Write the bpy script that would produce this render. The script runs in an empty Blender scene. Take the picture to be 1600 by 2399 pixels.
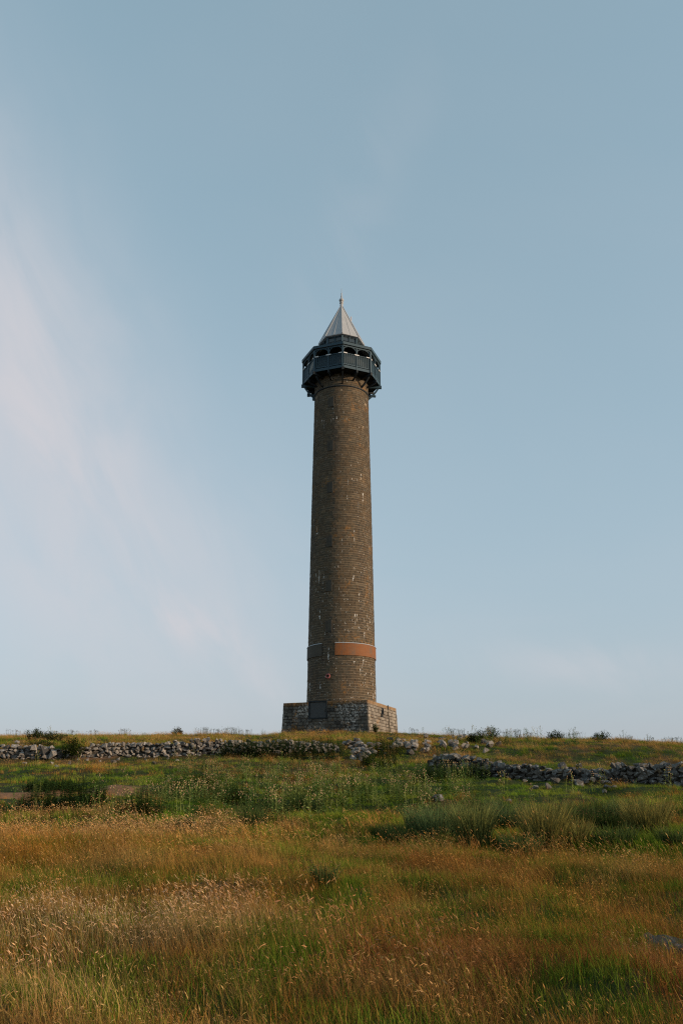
import bpy, math, random
import numpy as np
from mathutils import Vector, Matrix, Euler, noise as mnoise

R = math.radians
PI = math.pi
scene = bpy.context.scene
C = scene.collection
rnd = random.Random(11)

# ------------------------------------------------------------------ camera
cam_d = bpy.data.cameras.new('camera')
cam_d.sensor_fit = 'VERTICAL'
cam_d.sensor_height = 36.0
cam_d.lens = 30.0
cam_d.clip_start = 0.1
cam_d.clip_end = 9000
cam = bpy.data.objects.new('camera', cam_d)
C.objects.link(cam)
CAM_Z = 1.6
PITCH = R(18.7)
cam.location = (0, 0, CAM_Z)
cam.rotation_euler = (R(90) + PITCH, 0, 0)
scene.camera = cam

# ------------------------------------------------------------------ sun, sky, exposure
SUN_AZ = R(70)          # to the right of the line from the tower to the viewer
SUN_EL = R(13.5)
sun_dir = Vector((math.sin(SUN_AZ) * math.cos(SUN_EL), -math.cos(SUN_AZ) * math.cos(SUN_EL), math.sin(SUN_EL)))
sd = bpy.data.lights.new('sun', 'SUN')
sd.energy = 4.3
sd.angle = R(0.55)
sd.color = (1.0, 0.76, 0.52)
sun = bpy.data.objects.new('sun', sd)
C.objects.link(sun)
sun.rotation_euler = sun_dir.to_track_quat('Z', 'Y').to_euler()

world = bpy.data.worlds.new('World')
scene.world = world
world.use_nodes = True
wt = world.node_tree
wt.nodes.clear()


def wn(kind, **kw):
    n = wt.nodes.new(kind)
    for k, v in kw.items():
        setattr(n, k, v)
    return n


def wlink(a, b):
    wt.links.new(a, b)


sky = wn('ShaderNodeTexSky', sky_type='NISHITA', sun_disc=False)
sky.sun_elevation = SUN_EL
sky.sun_rotation = math.atan2(sun_dir.x, sun_dir.y)
sky.altitude = 200
sky.air_density = 1.0
sky.dust_density = 0.8
sky.ozone_density = 3.0
hs = wn('ShaderNodeHueSaturation')
hs.inputs['Saturation'].default_value = 0.72
hs.inputs['Value'].default_value = 0.88
hs.inputs['Hue'].default_value = 0.469
wlink(sky.outputs[0], hs.inputs['Color'])
tc = wn('ShaderNodeTexCoord')
sep = wn('ShaderNodeSeparateXYZ')
wlink(tc.outputs['Generated'], sep.inputs[0])


def wmath(op, a, b=None, clamp=False):
    n = wn('ShaderNodeMath', operation=op, use_clamp=clamp)
    for i, v in enumerate((a, b)):
        if v is None:
            continue
        if isinstance(v, (int, float)):
            n.inputs[i].default_value = v
        else:
            wlink(v, n.inputs[i])
    return n.outputs[0]


# thin high cloud: a layer seen in perspective (direction divided by its height), plus one long soft bank to the left
zc = wmath('ADD', wmath('MAXIMUM', sep.outputs['Z'], 0.0), 0.12)
cx = wmath('DIVIDE', sep.outputs['X'], zc)
cy = wmath('DIVIDE', sep.outputs['Y'], zc)
comb = wn('ShaderNodeCombineXYZ')
wlink(cx, comb.inputs[0])
wlink(cy, comb.inputs[1])
nz = wn('ShaderNodeTexNoise')
nz.inputs['Scale'].default_value = 0.9
nz.inputs['Detail'].default_value = 5
nz.inputs['Roughness'].default_value = 0.5
nz.inputs['Distortion'].default_value = 0.4
wlink(comb.outputs[0], nz.inputs['Vector'])
nd = wn('ShaderNodeTexNoise')
nd.inputs['Scale'].default_value = 3.0
nd.inputs['Detail'].default_value = 4
wlink(tc.outputs['Generated'], nd.inputs['Vector'])
# azimuth (0 straight ahead, negative to the left) and elevation of the direction, in radians
az = wmath('ARCTAN2', sep.outputs['X'], sep.outputs['Y'])
el = wmath('ARCSINE', sep.outputs['Z'])


def bank(az0, el0, slope, wid_az, wid_el):
    """soft bump in direction space: az offset by slope*(el-el0)"""
    e = wmath('SUBTRACT', el, el0)
    a = wmath('SUBTRACT', wmath('SUBTRACT', az, az0), wmath('MULTIPLY', e, slope))
    a = wmath('ADD', a, wmath('MULTIPLY', wmath('SUBTRACT', nd.outputs['Fac'], 0.5), 0.28))
    q = wmath('ADD', wmath('POWER', wmath('DIVIDE', a, wid_az), 2), wmath('POWER', wmath('DIVIDE', e, wid_el), 2))
    return wmath('EXPONENT', wmath('MULTIPLY', q, -1.0))


b1 = bank(-0.385, 0.42, -0.66, 0.175, 0.29)
b2 = bank(-0.165, 0.18, -0.9, 0.03, 0.06)
b3 = bank(0.05, 0.67, 0.5, 0.045, 0.13)
b4 = bank(0.27, 0.14, -2.5, 0.10, 0.03)
wv = wn('ShaderNodeCombineXYZ')
wlink(wmath('ADD', wmath('MULTIPLY', az, 7.0), wmath('MULTIPLY', el, 4.6)), wv.inputs[0])
wlink(wmath('SUBTRACT', wmath('MULTIPLY', el, 2.4), wmath('MULTIPLY', az, 1.6)), wv.inputs[1])
wis = wn('ShaderNodeTexNoise')
wis.inputs['Scale'].default_value = 1.6
wis.inputs['Detail'].default_value = 7
wis.inputs['Roughness'].default_value = 0.55
wis.inputs['Distortion'].default_value = 0.5
wlink(wv.outputs[0], wis.inputs['Vector'])
wmr = wn('ShaderNodeMapRange', clamp=True)
wmr.interpolation_type = 'SMOOTHSTEP'
wlink(wis.outputs['Fac'], wmr.inputs[0])
wmr.inputs[1].default_value = 0.30
wmr.inputs[2].default_value = 0.66
wisp = wmr.outputs[0]
veil = wmath('MULTIPLY', wmath('SUBTRACT', nz.outputs['Fac'], 0.42, True), 0.30, True)
cl = wmath('MULTIPLY', b1, wmath('ADD', wmath('MULTIPLY', wisp, 0.34), 0.54))
cl = wmath('ADD', cl, wmath('MULTIPLY', wmath('MULTIPLY', b2, 0.5), wisp))
cl = wmath('ADD', cl, wmath('MULTIPLY', wmath('MULTIPLY', b3, 0.09), wisp))
cl = wmath('ADD', cl, wmath('MULTIPLY', wmath('MULTIPLY', b4, 0.35), wisp))
cl = wmath('ADD', cl, veil, True)
# an even milky veil over the whole sky, thickening to haze towards the horizon all the way round
addv = wn('ShaderNodeMix', data_type='RGBA', blend_type='ADD')
addv.inputs[0].default_value = 1.0
wlink(hs.outputs[0], addv.inputs[6])
addv.inputs[7].default_value = (1.07, 1.62, 1.92, 1)
hz = wmath('MULTIPLY', wmath('EXPONENT', wmath('MULTIPLY', wmath('MAXIMUM', el, 0.0), -3.2)), 0.95)
mixh = wn('ShaderNodeMix', data_type='RGBA')
wlink(hz, mixh.inputs[0])
wlink(addv.outputs[2], mixh.inputs[6])
mixh.inputs[7].default_value = (3.08, 3.22, 3.5, 1)
mixc = wn('ShaderNodeMix', data_type='RGBA')
wlink(cl, mixc.inputs[0])
wlink(mixh.outputs[2], mixc.inputs[6])
mixc.inputs[7].default_value = (4.55, 4.42, 4.66, 1)
bg = wn('ShaderNodeBackground')
bg.inputs['Strength'].default_value = 0.142
wlink(mixc.outputs[2], bg.inputs['Color'])
wo = wn('ShaderNodeOutputWorld')
wlink(bg.outputs[0], wo.inputs['Surface'])

vs = scene.view_settings
vs.view_transform = 'Standard'
vs.look = 'None'
vs.exposure = 0.0
vs.gamma = 1.0
vs.use_curve_mapping = False
scene.render.film_transparent = False
scene.cycles.filter_width = 1.2
scene.cycles.use_denoising = False
scene.cycles.max_bounces = 5
scene.cycles.diffuse_bounces = 3
scene.cycles.transmission_bounces = 3
scene.cycles.transparent_max_bounces = 4
scene.cycles.sample_clamp_indirect = 3.0

# ------------------------------------------------------------------ helpers
class MB:
    """collects faces, then links them as ONE mesh object"""

    def __init__(self):
        self.v, self.f, self.c = [], [], []
        self.cur = (1, 1, 1)

    def quad(self, *pts):
        n = len(self.v)
        self.v.extend([tuple(p) for p in pts])
        self.f.append(tuple(range(n, n + len(pts))))
        self.c.append(self.cur)

    def box(self, c, s, m=None):
        """box of full size s about c, optionally through matrix m"""
        x, y, z = s[0] / 2, s[1] / 2, s[2] / 2
        P = [Vector((c[0] + i * x, c[1] + j * y, c[2] + k * z)) for i in (-1, 1) for j in (-1, 1) for k in (-1, 1)]
        if m is not None:
            P = [m @ p for p in P]
        n = len(self.v)
        self.v.extend([tuple(p) for p in P])
        for q in ((0, 1, 3, 2), (4, 6, 7, 5), (0, 4, 5, 1), (2, 3, 7, 6), (0, 2, 6, 4), (1, 5, 7, 3)):
            self.f.append(tuple(n + i for i in q))
            self.c.append(self.cur)

    def bar(self, a, b, w, h, up=Vector((0, 0, 1))):
        a, b = Vector(a), Vector(b)
        d = b - a
        L = d.length
        d.normalize()
        s = d.cross(up)
        if s.length < 1e-5:
            s = Vector((1, 0, 0))
        s.normalize()
        u = s.cross(d)
        m = Matrix(((s.x, d.x, u.x, (a.x + b.x) / 2), (s.y, d.y, u.y, (a.y + b.y) / 2), (s.z, d.z, u.z, (a.z + b.z) / 2), (0, 0, 0, 1)))
        self.box((0, 0, 0), (w, L, h), m)

    def tube(self, pts, rad, n=6, cap=True):
        pts = [Vector(p) for p in pts]
        rings = []
        for i, p in enumerate(pts):
            d = (pts[min(i + 1, len(pts) - 1)] - pts[max(i - 1, 0)]).normalized()
            a = Vector((0, 0, 1)) if abs(d.z) < .9 else Vector((1, 0, 0))
            s = d.cross(a).normalized()
            u = s.cross(d)
            r = rad[i] if isinstance(rad, (list, tuple)) else rad
            k = len(self.v)
            for j in range(n):
                t = 2 * PI * j / n
                self.v.append(tuple(p + s * math.cos(t) * r + u * math.sin(t) * r))
            rings.append(k)
        for a, b in zip(rings, rings[1:]):
            for j in range(n):
                self.f.append((a + j, a + (j + 1) % n, b + (j + 1) % n, b + j))
                self.c.append(self.cur)
        if cap:
            self.f.append(tuple(rings[0] + j for j in reversed(range(n))))
            self.c.append(self.cur)
            self.f.append(tuple(rings[-1] + j for j in range(n)))
            self.c.append(self.cur)

    def lathe(self, prof, n=24, a0=0.0):
        rings = []
        for r, z in prof:
            k = len(self.v)
            for j in range(n):
                t = a0 + 2 * PI * j / n
                self.v.append((r * math.cos(t), r * math.sin(t), z))
            rings.append(k)
        for a, b in zip(rings, rings[1:]):
            for j in range(n):
                self.f.append((a + j, a + (j + 1) % n, b + (j + 1) % n, b + j))
                self.c.append(self.cur)

    def mesh(self, name, mat, smooth=False, color=True):
        me = bpy.data.meshes.new(name)
        me.from_pydata(self.v, [], self.f)
        if color:
            ca = me.color_attributes.new('col', 'FLOAT_COLOR', 'CORNER')
            n = np.array([len(f) for f in self.f])
            cols = np.repeat(np.array([tuple(c) + (1,) for c in self.c], dtype=np.float32), n, axis=0)
            ca.data.foreach_set('color', cols.ravel())
        if smooth:
            me.polygons.foreach_set('use_smooth', [True] * len(me.polygons))
        if mat:
            me.materials.append(mat)
        me.update()
        return me

    def build(self, name, mat, parent=None, smooth=False, color=True):
        o = bpy.data.objects.new(name, self.mesh(name, mat, smooth, color))
        C.objects.link(o)
        if parent is not None:
            o.parent = parent
        return o


def tag(o, label=None, cat=None, group=None, kind=None):
    for k, v in (('label', label), ('category', cat), ('group', group), ('kind', kind)):
        if v:
            o[k] = v
    return o


def empty(name, loc, rz=0.0):
    o = bpy.data.objects.new(name, None)
    o.empty_display_size = 0.2
    o.location = loc
    o.rotation_euler = (0, 0, rz)
    C.objects.link(o)
    return o


class Mat:
    def __init__(self, name):
        self.m = bpy.data.materials.new(name)
        self.m.use_nodes = True
        self.t = self.m.node_tree
        self.t.nodes.clear()
        self.out = self.n('ShaderNodeOutputMaterial')

    def n(self, kind, **kw):
        x = self.t.nodes.new(kind)
        for k, v in kw.items():
            setattr(x, k, v)
        return x

    def l(self, a, b):
        self.t.links.new(a, b)

    def val(self, sock, v):
        if isinstance(v, (int, float)):
            sock.default_value = v
        elif isinstance(v, (tuple, list)):
            sock.default_value = tuple(v) + ((1,) if len(v) == 3 and len(sock.default_value) == 4 else ())
        else:
            self.l(v, sock)

    def math(self, op, a, b=None, clamp=False):
        n = self.n('ShaderNodeMath', operation=op, use_clamp=clamp)
        self.val(n.inputs[0], a)
        if b is not None:
            self.val(n.inputs[1], b)
        return n.outputs[0]

    def noise(self, vec, scale, detail=4, rough=.55, dist=0.0, out='Fac'):
        n = self.n('ShaderNodeTexNoise')
        n.inputs['Scale'].default_value = scale
        n.inputs['Detail'].default_value = detail
        n.inputs['Roughness'].default_value = rough
        n.inputs['Distortion'].default_value = dist
        if vec is not None:
            self.l(vec, n.inputs['Vector'])
        return n.outputs[out]

    def ramp(self, fac, a, b, lo=0.0, hi=1.0):
        n = self.n('ShaderNodeMapRange', clamp=True)
        n.interpolation_type = 'SMOOTHSTEP'
        self.val(n.inputs[0], fac)
        n.inputs[1].default_value = a
        n.inputs[2].default_value = b
        n.inputs[3].default_value = lo
        n.inputs[4].default_value = hi
        return n.outputs[0]

    def mix(self, fac, a, b, mode='MIX'):
        n = self.n('ShaderNodeMix', data_type='RGBA', blend_type=mode)
        self.val(n.inputs[0], fac)
        self.val(n.inputs[6], a)
        self.val(n.inputs[7], b)
        return n.outputs[2]

    def mapping(self, vec, scale):
        n = self.n('ShaderNodeMapping')
        self.l(vec, n.inputs[0])
        n.inputs['Scale'].default_value = scale
        return n.outputs[0]

    def attr(self, name, typ='GEOMETRY', out='Color'):
        n = self.n('ShaderNodeAttribute', attribute_name=name, attribute_type=typ)
        return n.outputs[out]

    def bump(self, h, strength=.4, dist=.02):
        n = self.n('ShaderNodeBump')
        n.inputs['Strength'].default_value = strength
        n.inputs['Distance'].default_value = dist
        self.l(h, n.inputs['Height'])
        return n.outputs[0]

    def principled(self, col, rough=.85, normal=None, metal=0.0, spec=.3):
        p = self.n('ShaderNodeBsdfPrincipled')
        self.val(p.inputs['Base Color'], col)
        self.val(p.inputs['Roughness'], rough)
        p.inputs['Metallic'].default_value = metal
        p.inputs['Specular IOR Level'].default_value = spec
        if normal is not None:
            self.l(normal, p.inputs['Normal'])
        self.l(p.outputs[0], self.out.inputs[0])
        return self.m

    def leaf(self, col, trans=.3):
        d = self.n('ShaderNodeBsdfDiffuse')
        t = self.n('ShaderNodeBsdfTranslucent')
        self.val(d.inputs[0], col)
        self.val(t.inputs[0], col)
        mx = self.n('ShaderNodeMixShader')
        mx.inputs[0].default_value = trans
        self.l(d.outputs[0], mx.inputs[1])
        self.l(t.outputs[0], mx.inputs[2])
        self.l(mx.outputs[0], self.out.inputs[0])
        return self.m

    def pos(self):
        return self.n('ShaderNodeNewGeometry').outputs['Position']

    def objc(self):
        return self.n('ShaderNodeTexCoord').outputs['Object']

    def objrand(self):
        return self.n('ShaderNodeObjectInfo').outputs['Random']


M = {}


def make_materials():
    # shaft stone: dark brown whinstone, own colour per block, lichen and lime runs
    m = Mat('shaft_stone')
    P = m.pos()
    col = m.attr('col')
    grain = m.noise(P, 14, 5, .65)
    col = m.mix(1.0, col, m.mix(grain, (.55, .55, .56), (1.4, 1.38, 1.34)), 'MULTIPLY')
    big = m.noise(P, .45, 4, .6)
    fine = m.noise(P, 3.2, 4, .65)
    lich = m.math('MULTIPLY', m.ramp(big, .53, .68), m.ramp(fine, .48, .62))
    col = m.mix(m.math('MULTIPLY', lich, .7), col, (.30, .135, .03))
    damp = m.ramp(m.noise(m.mapping(P, (1, 1, .12)), .9, 3, .5), .5, .72)
    col = m.mix(m.math('MULTIPLY', damp, .45), col, (.035, .032, .03))
    st = m.noise(m.mapping(P, (5.5, 5.5, .5)), 1.0, 2, .5)
    br = m.noise(P, 2.3, 3, .6)
    sepz = m.n('ShaderNodeSeparateXYZ')
    m.l(P, sepz.inputs[0])
    low = m.ramp(sepz.outputs['Z'], 29, 17, 0.0, .042)
    run = m.math('MULTIPLY', m.ramp(m.math('ADD', st, low), .688, .72), m.ramp(br, .50, .56))
    spk = m.ramp(m.math('ADD', m.noise(P, 7.5, 1, .5), low), .75, .765)
    col = m.mix(m.math('MAXIMUM', run, m.math('MULTIPLY', spk, .7)), col, (.62, .6, .56))
    M['shaft_stone'] = m.principled(col, .9, m.bump(grain, .5, .02))

    m = Mat('mortar')
    P = m.pos()
    col = m.mix(m.noise(P, 3, 4), (.13, .095, .06), (.38, .29, .20))
    M['mortar'] = m.principled(col, .95)

    # plinth rubble: shaded sides painted dark, pale lime harling left in patches
    m = Mat('plinth_stone')
    P = m.pos()
    r = m.objrand()
    col = m.mix(r, (.035, .032, .028), (.11, .095, .075))
    sepx = m.n('ShaderNodeSeparateXYZ')
    m.l(m.objc(), sepx.inputs[0])
    harl = m.math('MULTIPLY', m.ramp(m.noise(P, .55, 3, .5), .44, .60), m.ramp(m.noise(P, 6.5, 4, .75), .49, .56))
    col = m.mix(m.math('MULTIPLY', harl, .85), col, (.52, .47, .41))
    spz = m.n('ShaderNodeSeparateXYZ')
    m.l(P, spz.inputs[0])
    top = m.math('MULTIPLY', m.ramp(m.math('ADD', spz.outputs['Z'], m.math('MULTIPLY', m.noise(P, 2.0, 3), .5)), 9.5, 9.8), .75)
    lich = m.math('MULTIPLY', m.ramp(m.noise(P, .9, 4, .6), .56, .66), m.ramp(m.noise(P, 6, 3, .6), .45, .6))
    col = m.mix(m.math('MULTIPLY', lich, .8), m.mix(top, col, (.20, .10, .035)), (.33, .15, .03))
    g = m.noise(P, 18, 4, .65)
    col = m.mix(1.0, col, m.mix(g, (.6, .6, .6), (1.35, 1.35, 1.35)), 'MULTIPLY')
    M['plinth_stone'] = m.principled(col, .92, m.bump(g, .6, .03))

    m = Mat('plinth_stone_pale')  # right-face copy of the stone, sunlight painted in as a paler colour
    P = m.pos()
    col = m.mix(m.objrand(), (.13, .105, .08), (.31, .265, .21))
    spz = m.n('ShaderNodeSeparateXYZ')
    m.l(P, spz.inputs[0])
    top = m.math('MULTIPLY', m.ramp(m.math('ADD', spz.outputs['Z'], m.math('MULTIPLY', m.noise(P, 2.0, 3), .5)), 9.5, 9.8), .75)
    lich = m.math('MULTIPLY', m.ramp(m.noise(P, .9, 4, .6), .54, .66), m.ramp(m.noise(P, 6, 3, .6), .45, .6))
    col = m.mix(m.math('MULTIPLY', lich, .7), m.mix(top, col, (.26, .14, .05)), (.33, .16, .04))
    g = m.noise(P, 18, 4, .65)
    col = m.mix(1.0, col, m.mix(g, (.5, .5, .5), (1.4, 1.4, 1.4)), 'MULTIPLY')
    M['plinth_stone_pale'] = m.principled(col, .92, m.bump(g, .6, .03))

    # drystone boulders
    def boulder(name, a, b, lichen, amt):
        m = Mat(name)
        O = m.objc()
        P = m.pos()
        col = m.mix(m.objrand(), a, b)
        g = m.noise(P, 9, 5, .65)
        col = m.mix(1.0, col, m.mix(g, (.55, .55, .56), (1.4, 1.38, 1.35)), 'MULTIPLY')
        l1 = m.ramp(m.noise(P, 5.5, 4, .7), .56, .62)
        col = m.mix(m.math('MULTIPLY', l1, amt), col, lichen)
        l2 = m.math('MULTIPLY', m.ramp(m.noise(P, 1.7, 4, .6), .6, .7), .5)
        col = m.mix(l2, col, (.22, .12, .03))
        return m.principled(col, .9, m.bump(g, .7, .05))
    M['boulder'] = boulder('boulder', (.055, .05, .044), (.27, .235, .20), (.45, .42, .39), .5)
    M['dark_boulder'] = boulder('dark_boulder', (.035, .034, .032), (.145, .13, .112), (.38, .38, .37), .5)
    m = Mat('earth_fill')
    m2 = Mat('mossy_rock')
    P2 = m2.pos()
    c2 = m2.mix(m2.noise(P2, 4, 5, .7), (.02, .02, .02), (.10, .095, .085))
    c2 = m2.mix(m2.math('MULTIPLY', m2.ramp(m2.noise(P2, 7, 4, .7), .60, .66), .3), c2, (.24, .24, .22))
    c2 = m2.mix(m2.ramp(m2.noise(P2, 2.2, 4, .6), .48, .58), c2, (.075, .055, .012))
    M['mossy_rock'] = m2.principled(c2, .95, m2.bump(m2.noise(P2, 12, 5, .7), .8, .04), spec=.1)
    M['earth_fill'] = m.principled(m.mix(m.noise(m.pos(), 6), (.03, .025, .018), (.07, .055, .04)), .95)

    # painted timber of the gallery, lead, plates
    m = Mat('blue_grey_paint')
    O = m.pos()
    col = m.mix(m.noise(m.mapping(O, (6, 6, 1.2)), 1.5, 4, .6), (.018, .044, .062), (.036, .072, .095))
    M['paint'] = m.principled(col, .6, spec=.35)
    m = Mat('dark_and_shaded_timber')  # dark fittings, and painted shade under and inside the gallery
    M['dark_and_shaded_timber'] = m.principled(m.mix(m.noise(m.pos(), 3), (.010, .013, .015), (.02, .026, .03)), .7)
    m = Mat('white_flashing')
    M['flashing'] = m.principled(m.mix(m.noise(m.pos(), 8), (.5, .48, .46), (.75, .72, .7)), .6)
    m = Mat('grey_lead')
    c_ = m.mix(m.noise(m.mapping(m.pos(), (2, 2, .6)), 2.0, 5, .6), (.27, .275, .28), (.42, .42, .425))
    M['lead'] = m.principled(c_, .55, m.bump(m.noise(m.pos(), 5), .15, .02), spec=.4)
    m = Mat('dark_glass')
    M['glass'] = m.principled((.03, .04, .045), .15, spec=.6)
    m = Mat('terracotta_plate')
    P = m.pos()
    c_ = m.mix(m.noise(m.mapping(P, (1, 1, 3)), 1.6, 5, .65), (.15, .050, .015), (.26, .10, .032))
    c_ = m.mix(m.math('MULTIPLY', m.ramp(m.noise(m.mapping(P, (1.6, 1.6, .6)), 1.6, 5, .7), .47, .64), .65), c_, (.13, .085, .055))
    M['terracotta'] = m.principled(c_, .75)
    m = Mat('weathered_plate')
    M['weathered'] = m.principled(m.mix(m.noise(m.pos(), 3, 5, .65), (.035, .03, .024), (.10, .082, .06)), .8)
    m = Mat('slate_board')
    M['slate'] = m.principled(m.mix(m.noise(m.mapping(m.pos(), (3, 3, .8)), 2, 4), (.036, .037, .037), (.07, .07, .068)), .6)
    m = Mat('wreath_red')
    M['wreath_red'] = m.principled(m.mix(m.noise(m.pos(), 30), (.30, .06, .06), (.5, .2, .19)), .7)
    m = Mat('pink_pole')
    M['pole'] = m.principled((.62, .5, .46), .6)

    # plants
    m = Mat('grass_blade')
    c_ = m.mix(1.0, m.attr('col'), m.attr('tint', 'INSTANCER'), 'MULTIPLY')
    M['grass'] = m.leaf(c_, .22)
    m = Mat('plant_leaf')
    M['plant'] = m.leaf(m.attr('col'), .28)

    m = Mat('turf_soil')
    P = m.pos()
    col = m.attr('col')
    g = m.noise(P, 5, 5, .7)
    col = m.mix(1.0, col, m.mix(g, (.5, .5, .5), (1.45, 1.45, 1.45)), 'MULTIPLY')
    M['ground'] = m.principled(col, .95, m.bump(g, .8, .08), spec=.1)


make_materials()

# ------------------------------------------------------------------ terrain
def _hash(ix, iy, seed):
    h = (ix.astype(np.int64) * 374761393 + iy.astype(np.int64) * 668265263 + seed * 2147483647) & 0xffffffff
    h = ((h ^ (h >> 13)) * 1274126177) & 0xffffffff
    h = h ^ (h >> 16)
    return (h & 0xffffff) / float(0xffffff)


def vnoise(x, y, seed=0):
    x = np.asarray(x, float)
    y = np.asarray(y, float)
    ix, iy = np.floor(x), np.floor(y)
    fx, fy = x - ix, y - iy
    fx = fx * fx * (3 - 2 * fx)
    fy = fy * fy * (3 - 2 * fy)
    a, b = _hash(ix, iy, seed), _hash(ix + 1, iy, seed)
    c, d = _hash(ix, iy + 1, seed), _hash(ix + 1, iy + 1, seed)
    return (a + (b - a) * fx) * (1 - fy) + (c + (d - c) * fx) * fy


def fbm(x, y, seed=0, octv=4):
    s, a, t = 0, .5, 0
    for k in range(octv):
        s = s + a * vnoise(np.asarray(x) * 2 ** k + 17.3 * k, np.asarray(y) * 2 ** k - 9.1 * k, seed + k)
        t += a
        a *= .5
    return s / t


_PY = [-3000, -300, -40, 0, 6.5, 13, 25, 34, 40, 46, 51.2, 52.6, 56, 62, 70, 76, 82, 95, 130, 300, 900, 4000]
_PZ = [-160, -30, -2.6, -.12, .02, .33, .85, 1.55, 2.22, 2.95, 3.75, 4.2, 4.95, 5.65, 6.4, 6.88, 7.05, 6.7, 2.5, -24, -75, -130]
_ty = np.linspace(-60, 140, 2001)
_tz = np.interp(_ty, _PY, _PZ)
_k = np.exp(-.5 * (np.arange(-30, 31) / 9.0) ** 2)
_k /= _k.sum()
_tz = np.convolve(np.pad(_tz, 30, mode='edge'), _k, mode='valid')


def height(x, y):
    x = np.asarray(x, float)
    y = np.asarray(y, float)
    z = np.where((y > -50) & (y < 135), np.interp(y, _ty, _tz), np.interp(y, _PY, _PZ))
    t = np.clip((y - 42) / 30, 0, 1)
    t = t * t * (3 - 2 * t)
    xr = np.clip(x, 0, None)
    z = z - t * .00085 * np.minimum(xr, 120) ** 2
    xl = np.clip(-x - 30, 0, None)
    z = z - t * .0006 * np.minimum(xl, 120) ** 2
    near = np.exp(-((y - 40) / 70.0) ** 4)
    z = z + near * (.60 * (fbm(x / 5.5, y / 3.6, 3) - .5) + .22 * (fbm(x / 1.3, y / 1.1, 8, 3) - .5))
    far = 1 - near
    z = z + far * 8 * (fbm(x / 160.0, y / 160.0, 21) - .5) * np.clip((np.abs(y) - 100) / 200, 0, 1)
    z = z + .62 * (fbm(x / 2.3, y / 1.7, 12, 3) - .5) * np.clip((y - 20) / 6, 0, 1) * np.clip((47 - y) / 5, 0, 1)
    z = z + .30 * (fbm(x / 1.15, y / .95, 14, 2) - .5) * np.clip((23 - y) / 6, 0, 1) * np.clip((y - 3) / 3, 0, 1)
    for hx, hy, hr_, hd in ((7.9, 27.2, 1.7, .45), (4.6, 25.6, 1.2, .4), (-7.5, 29.5, 1.5, .2), (11.0, 24.5, 1.6, .25)):
        z = z - hd * np.exp(-(((x - hx) / hr_) ** 2 + ((y - hy) / (hr_ * .7)) ** 2))
    # flat stance under the tower
    rr = np.hypot(x, y - 78)
    w = np.clip((9 - rr) / 3, 0, 1)
    return z * (1 - w) + 6.95 * w


FPX = 1999.2


def ray(px, py):
    """direction of a sight line of the survey photograph, for laying things out on the hill"""
    u = (px - 800) / FPX
    v = (1199.5 - py) / FPX
    return u, math.cos(PITCH) - v * math.sin(PITCH), math.sin(PITCH) + v * math.cos(PITCH)


def on_ground(px, py):
    u, Y, Z = ray(px, py)
    D = np.linspace(3, 110, 4000)
    g = height(u / Y * D, D)
    z = CAM_Z + Z / Y * D
    hit = np.nonzero(z <= g)[0]
    d = D[hit[0]] if len(hit) else 78.0
    return Vector((u / Y * d, d, float(height(u / Y * d, d))))


def at_dist(px, py, d):
    u, Y, Z = ray(px, py)
    return Vector((u / Y * d, d, CAM_Z + Z / Y * d))


def gz(x, y):
    return float(height(x, y))


# ground patches, as ellipses on the ground: (px, py, rx, ry, weight)
def ground_blobs(lst):
    out = []
    for px, py, rx, ry, w in lst:
        c = on_ground(px, py)
        hi = on_ground(px, py - ry)
        lo = on_ground(px, py + ry)
        sx = rx * c.y / 1900.0
        sy = max(.55, (hi.y - lo.y) / 2)
        out.append((c.x, c.y, sx, sy, w))
    return out


def eval_blobs(bl, x, y):
    s = np.zeros_like(x)
    wx = x + .9 * (fbm(x / 1.6, y / 1.6, 40, 3) - .5) * 2
    wy = y + .9 * (fbm(x / 1.6, y / 1.6, 50, 3) - .5) * 2
    for cx_, cy_, sx, sy, w in bl:
        q = ((wx - cx_) / sx) ** 2 + ((wy - cy_) / sy) ** 2
        s = s + w * np.exp(-q * 1.1)
    return s


GREEN = ground_blobs([
    (700, 2205, 100, 42, .9), (130, 2095, 90, 18, .8), (300, 2075, 110, 18, .6), (765, 2080, 45, 26, .8),
    (560, 2265, 80, 40, .6), (1270, 2150, 110, 40, .9), (1350, 2330, 110, 45, 1.0), (110, 2340, 120, 40, .7),
    (420, 2335, 120, 40, .6), (900, 2385, 90, 30, .5), (1330, 2095, 45, 30, .7), (1480, 1995, 200, 22, .8),
    (1500, 2085, 110, 14, .5), (950, 2075, 110, 14, .6), (700, 1990, 180, 16, .5), (690, 1900, 330, 35, .9),
    (1100, 1850, 260, 25, .9), (300, 1830, 300, 9, .7), (1200, 1965, 360, 26, .8), (250, 1925, 160, 9, .8),
    (1400, 1775, 200, 9, .5), (150, 1800, 200, 8, .3), (1000, 1800, 140, 12, .6), (780, 2030, 60, 12, .5),
    (250, 1890, 220, 14, .7), (1560, 1880, 120, 16, .5)])
RUST = ground_blobs([
    (1150, 2038, 190, 16, 1.0), (1000, 2330, 260, 60, .7), (1500, 2300, 160, 60, .8), (1080, 2230, 170, 40, .6), (1450, 2210, 160, 40, .6), (880, 2290, 80, 30, .3),
    (100, 2260, 180, 22, .45), (1250, 2240, 180, 30, .5), (640, 2300, 60, 30, .3)])
PALE = ground_blobs([(330, 2200, 300, 55, .9), (80, 2200, 160, 45, .8), (600, 2215, 120, 30, .4), (300, 1955, 330, 22, .5),
                     (1540, 2270, 40, 20, .8), (750, 2370, 500, 30, .25), (120, 2390, 300, 22, .5)])
HOLLOW_SHADE = ground_blobs([(1378, 1940, 80, 14, 1.1), (1152, 1948, 52, 13, 1.1), (930, 1965, 40, 7, .7), (1440, 1948, 50, 8, .7)])  # where the shade of the pits is painted into ground and grass
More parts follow.
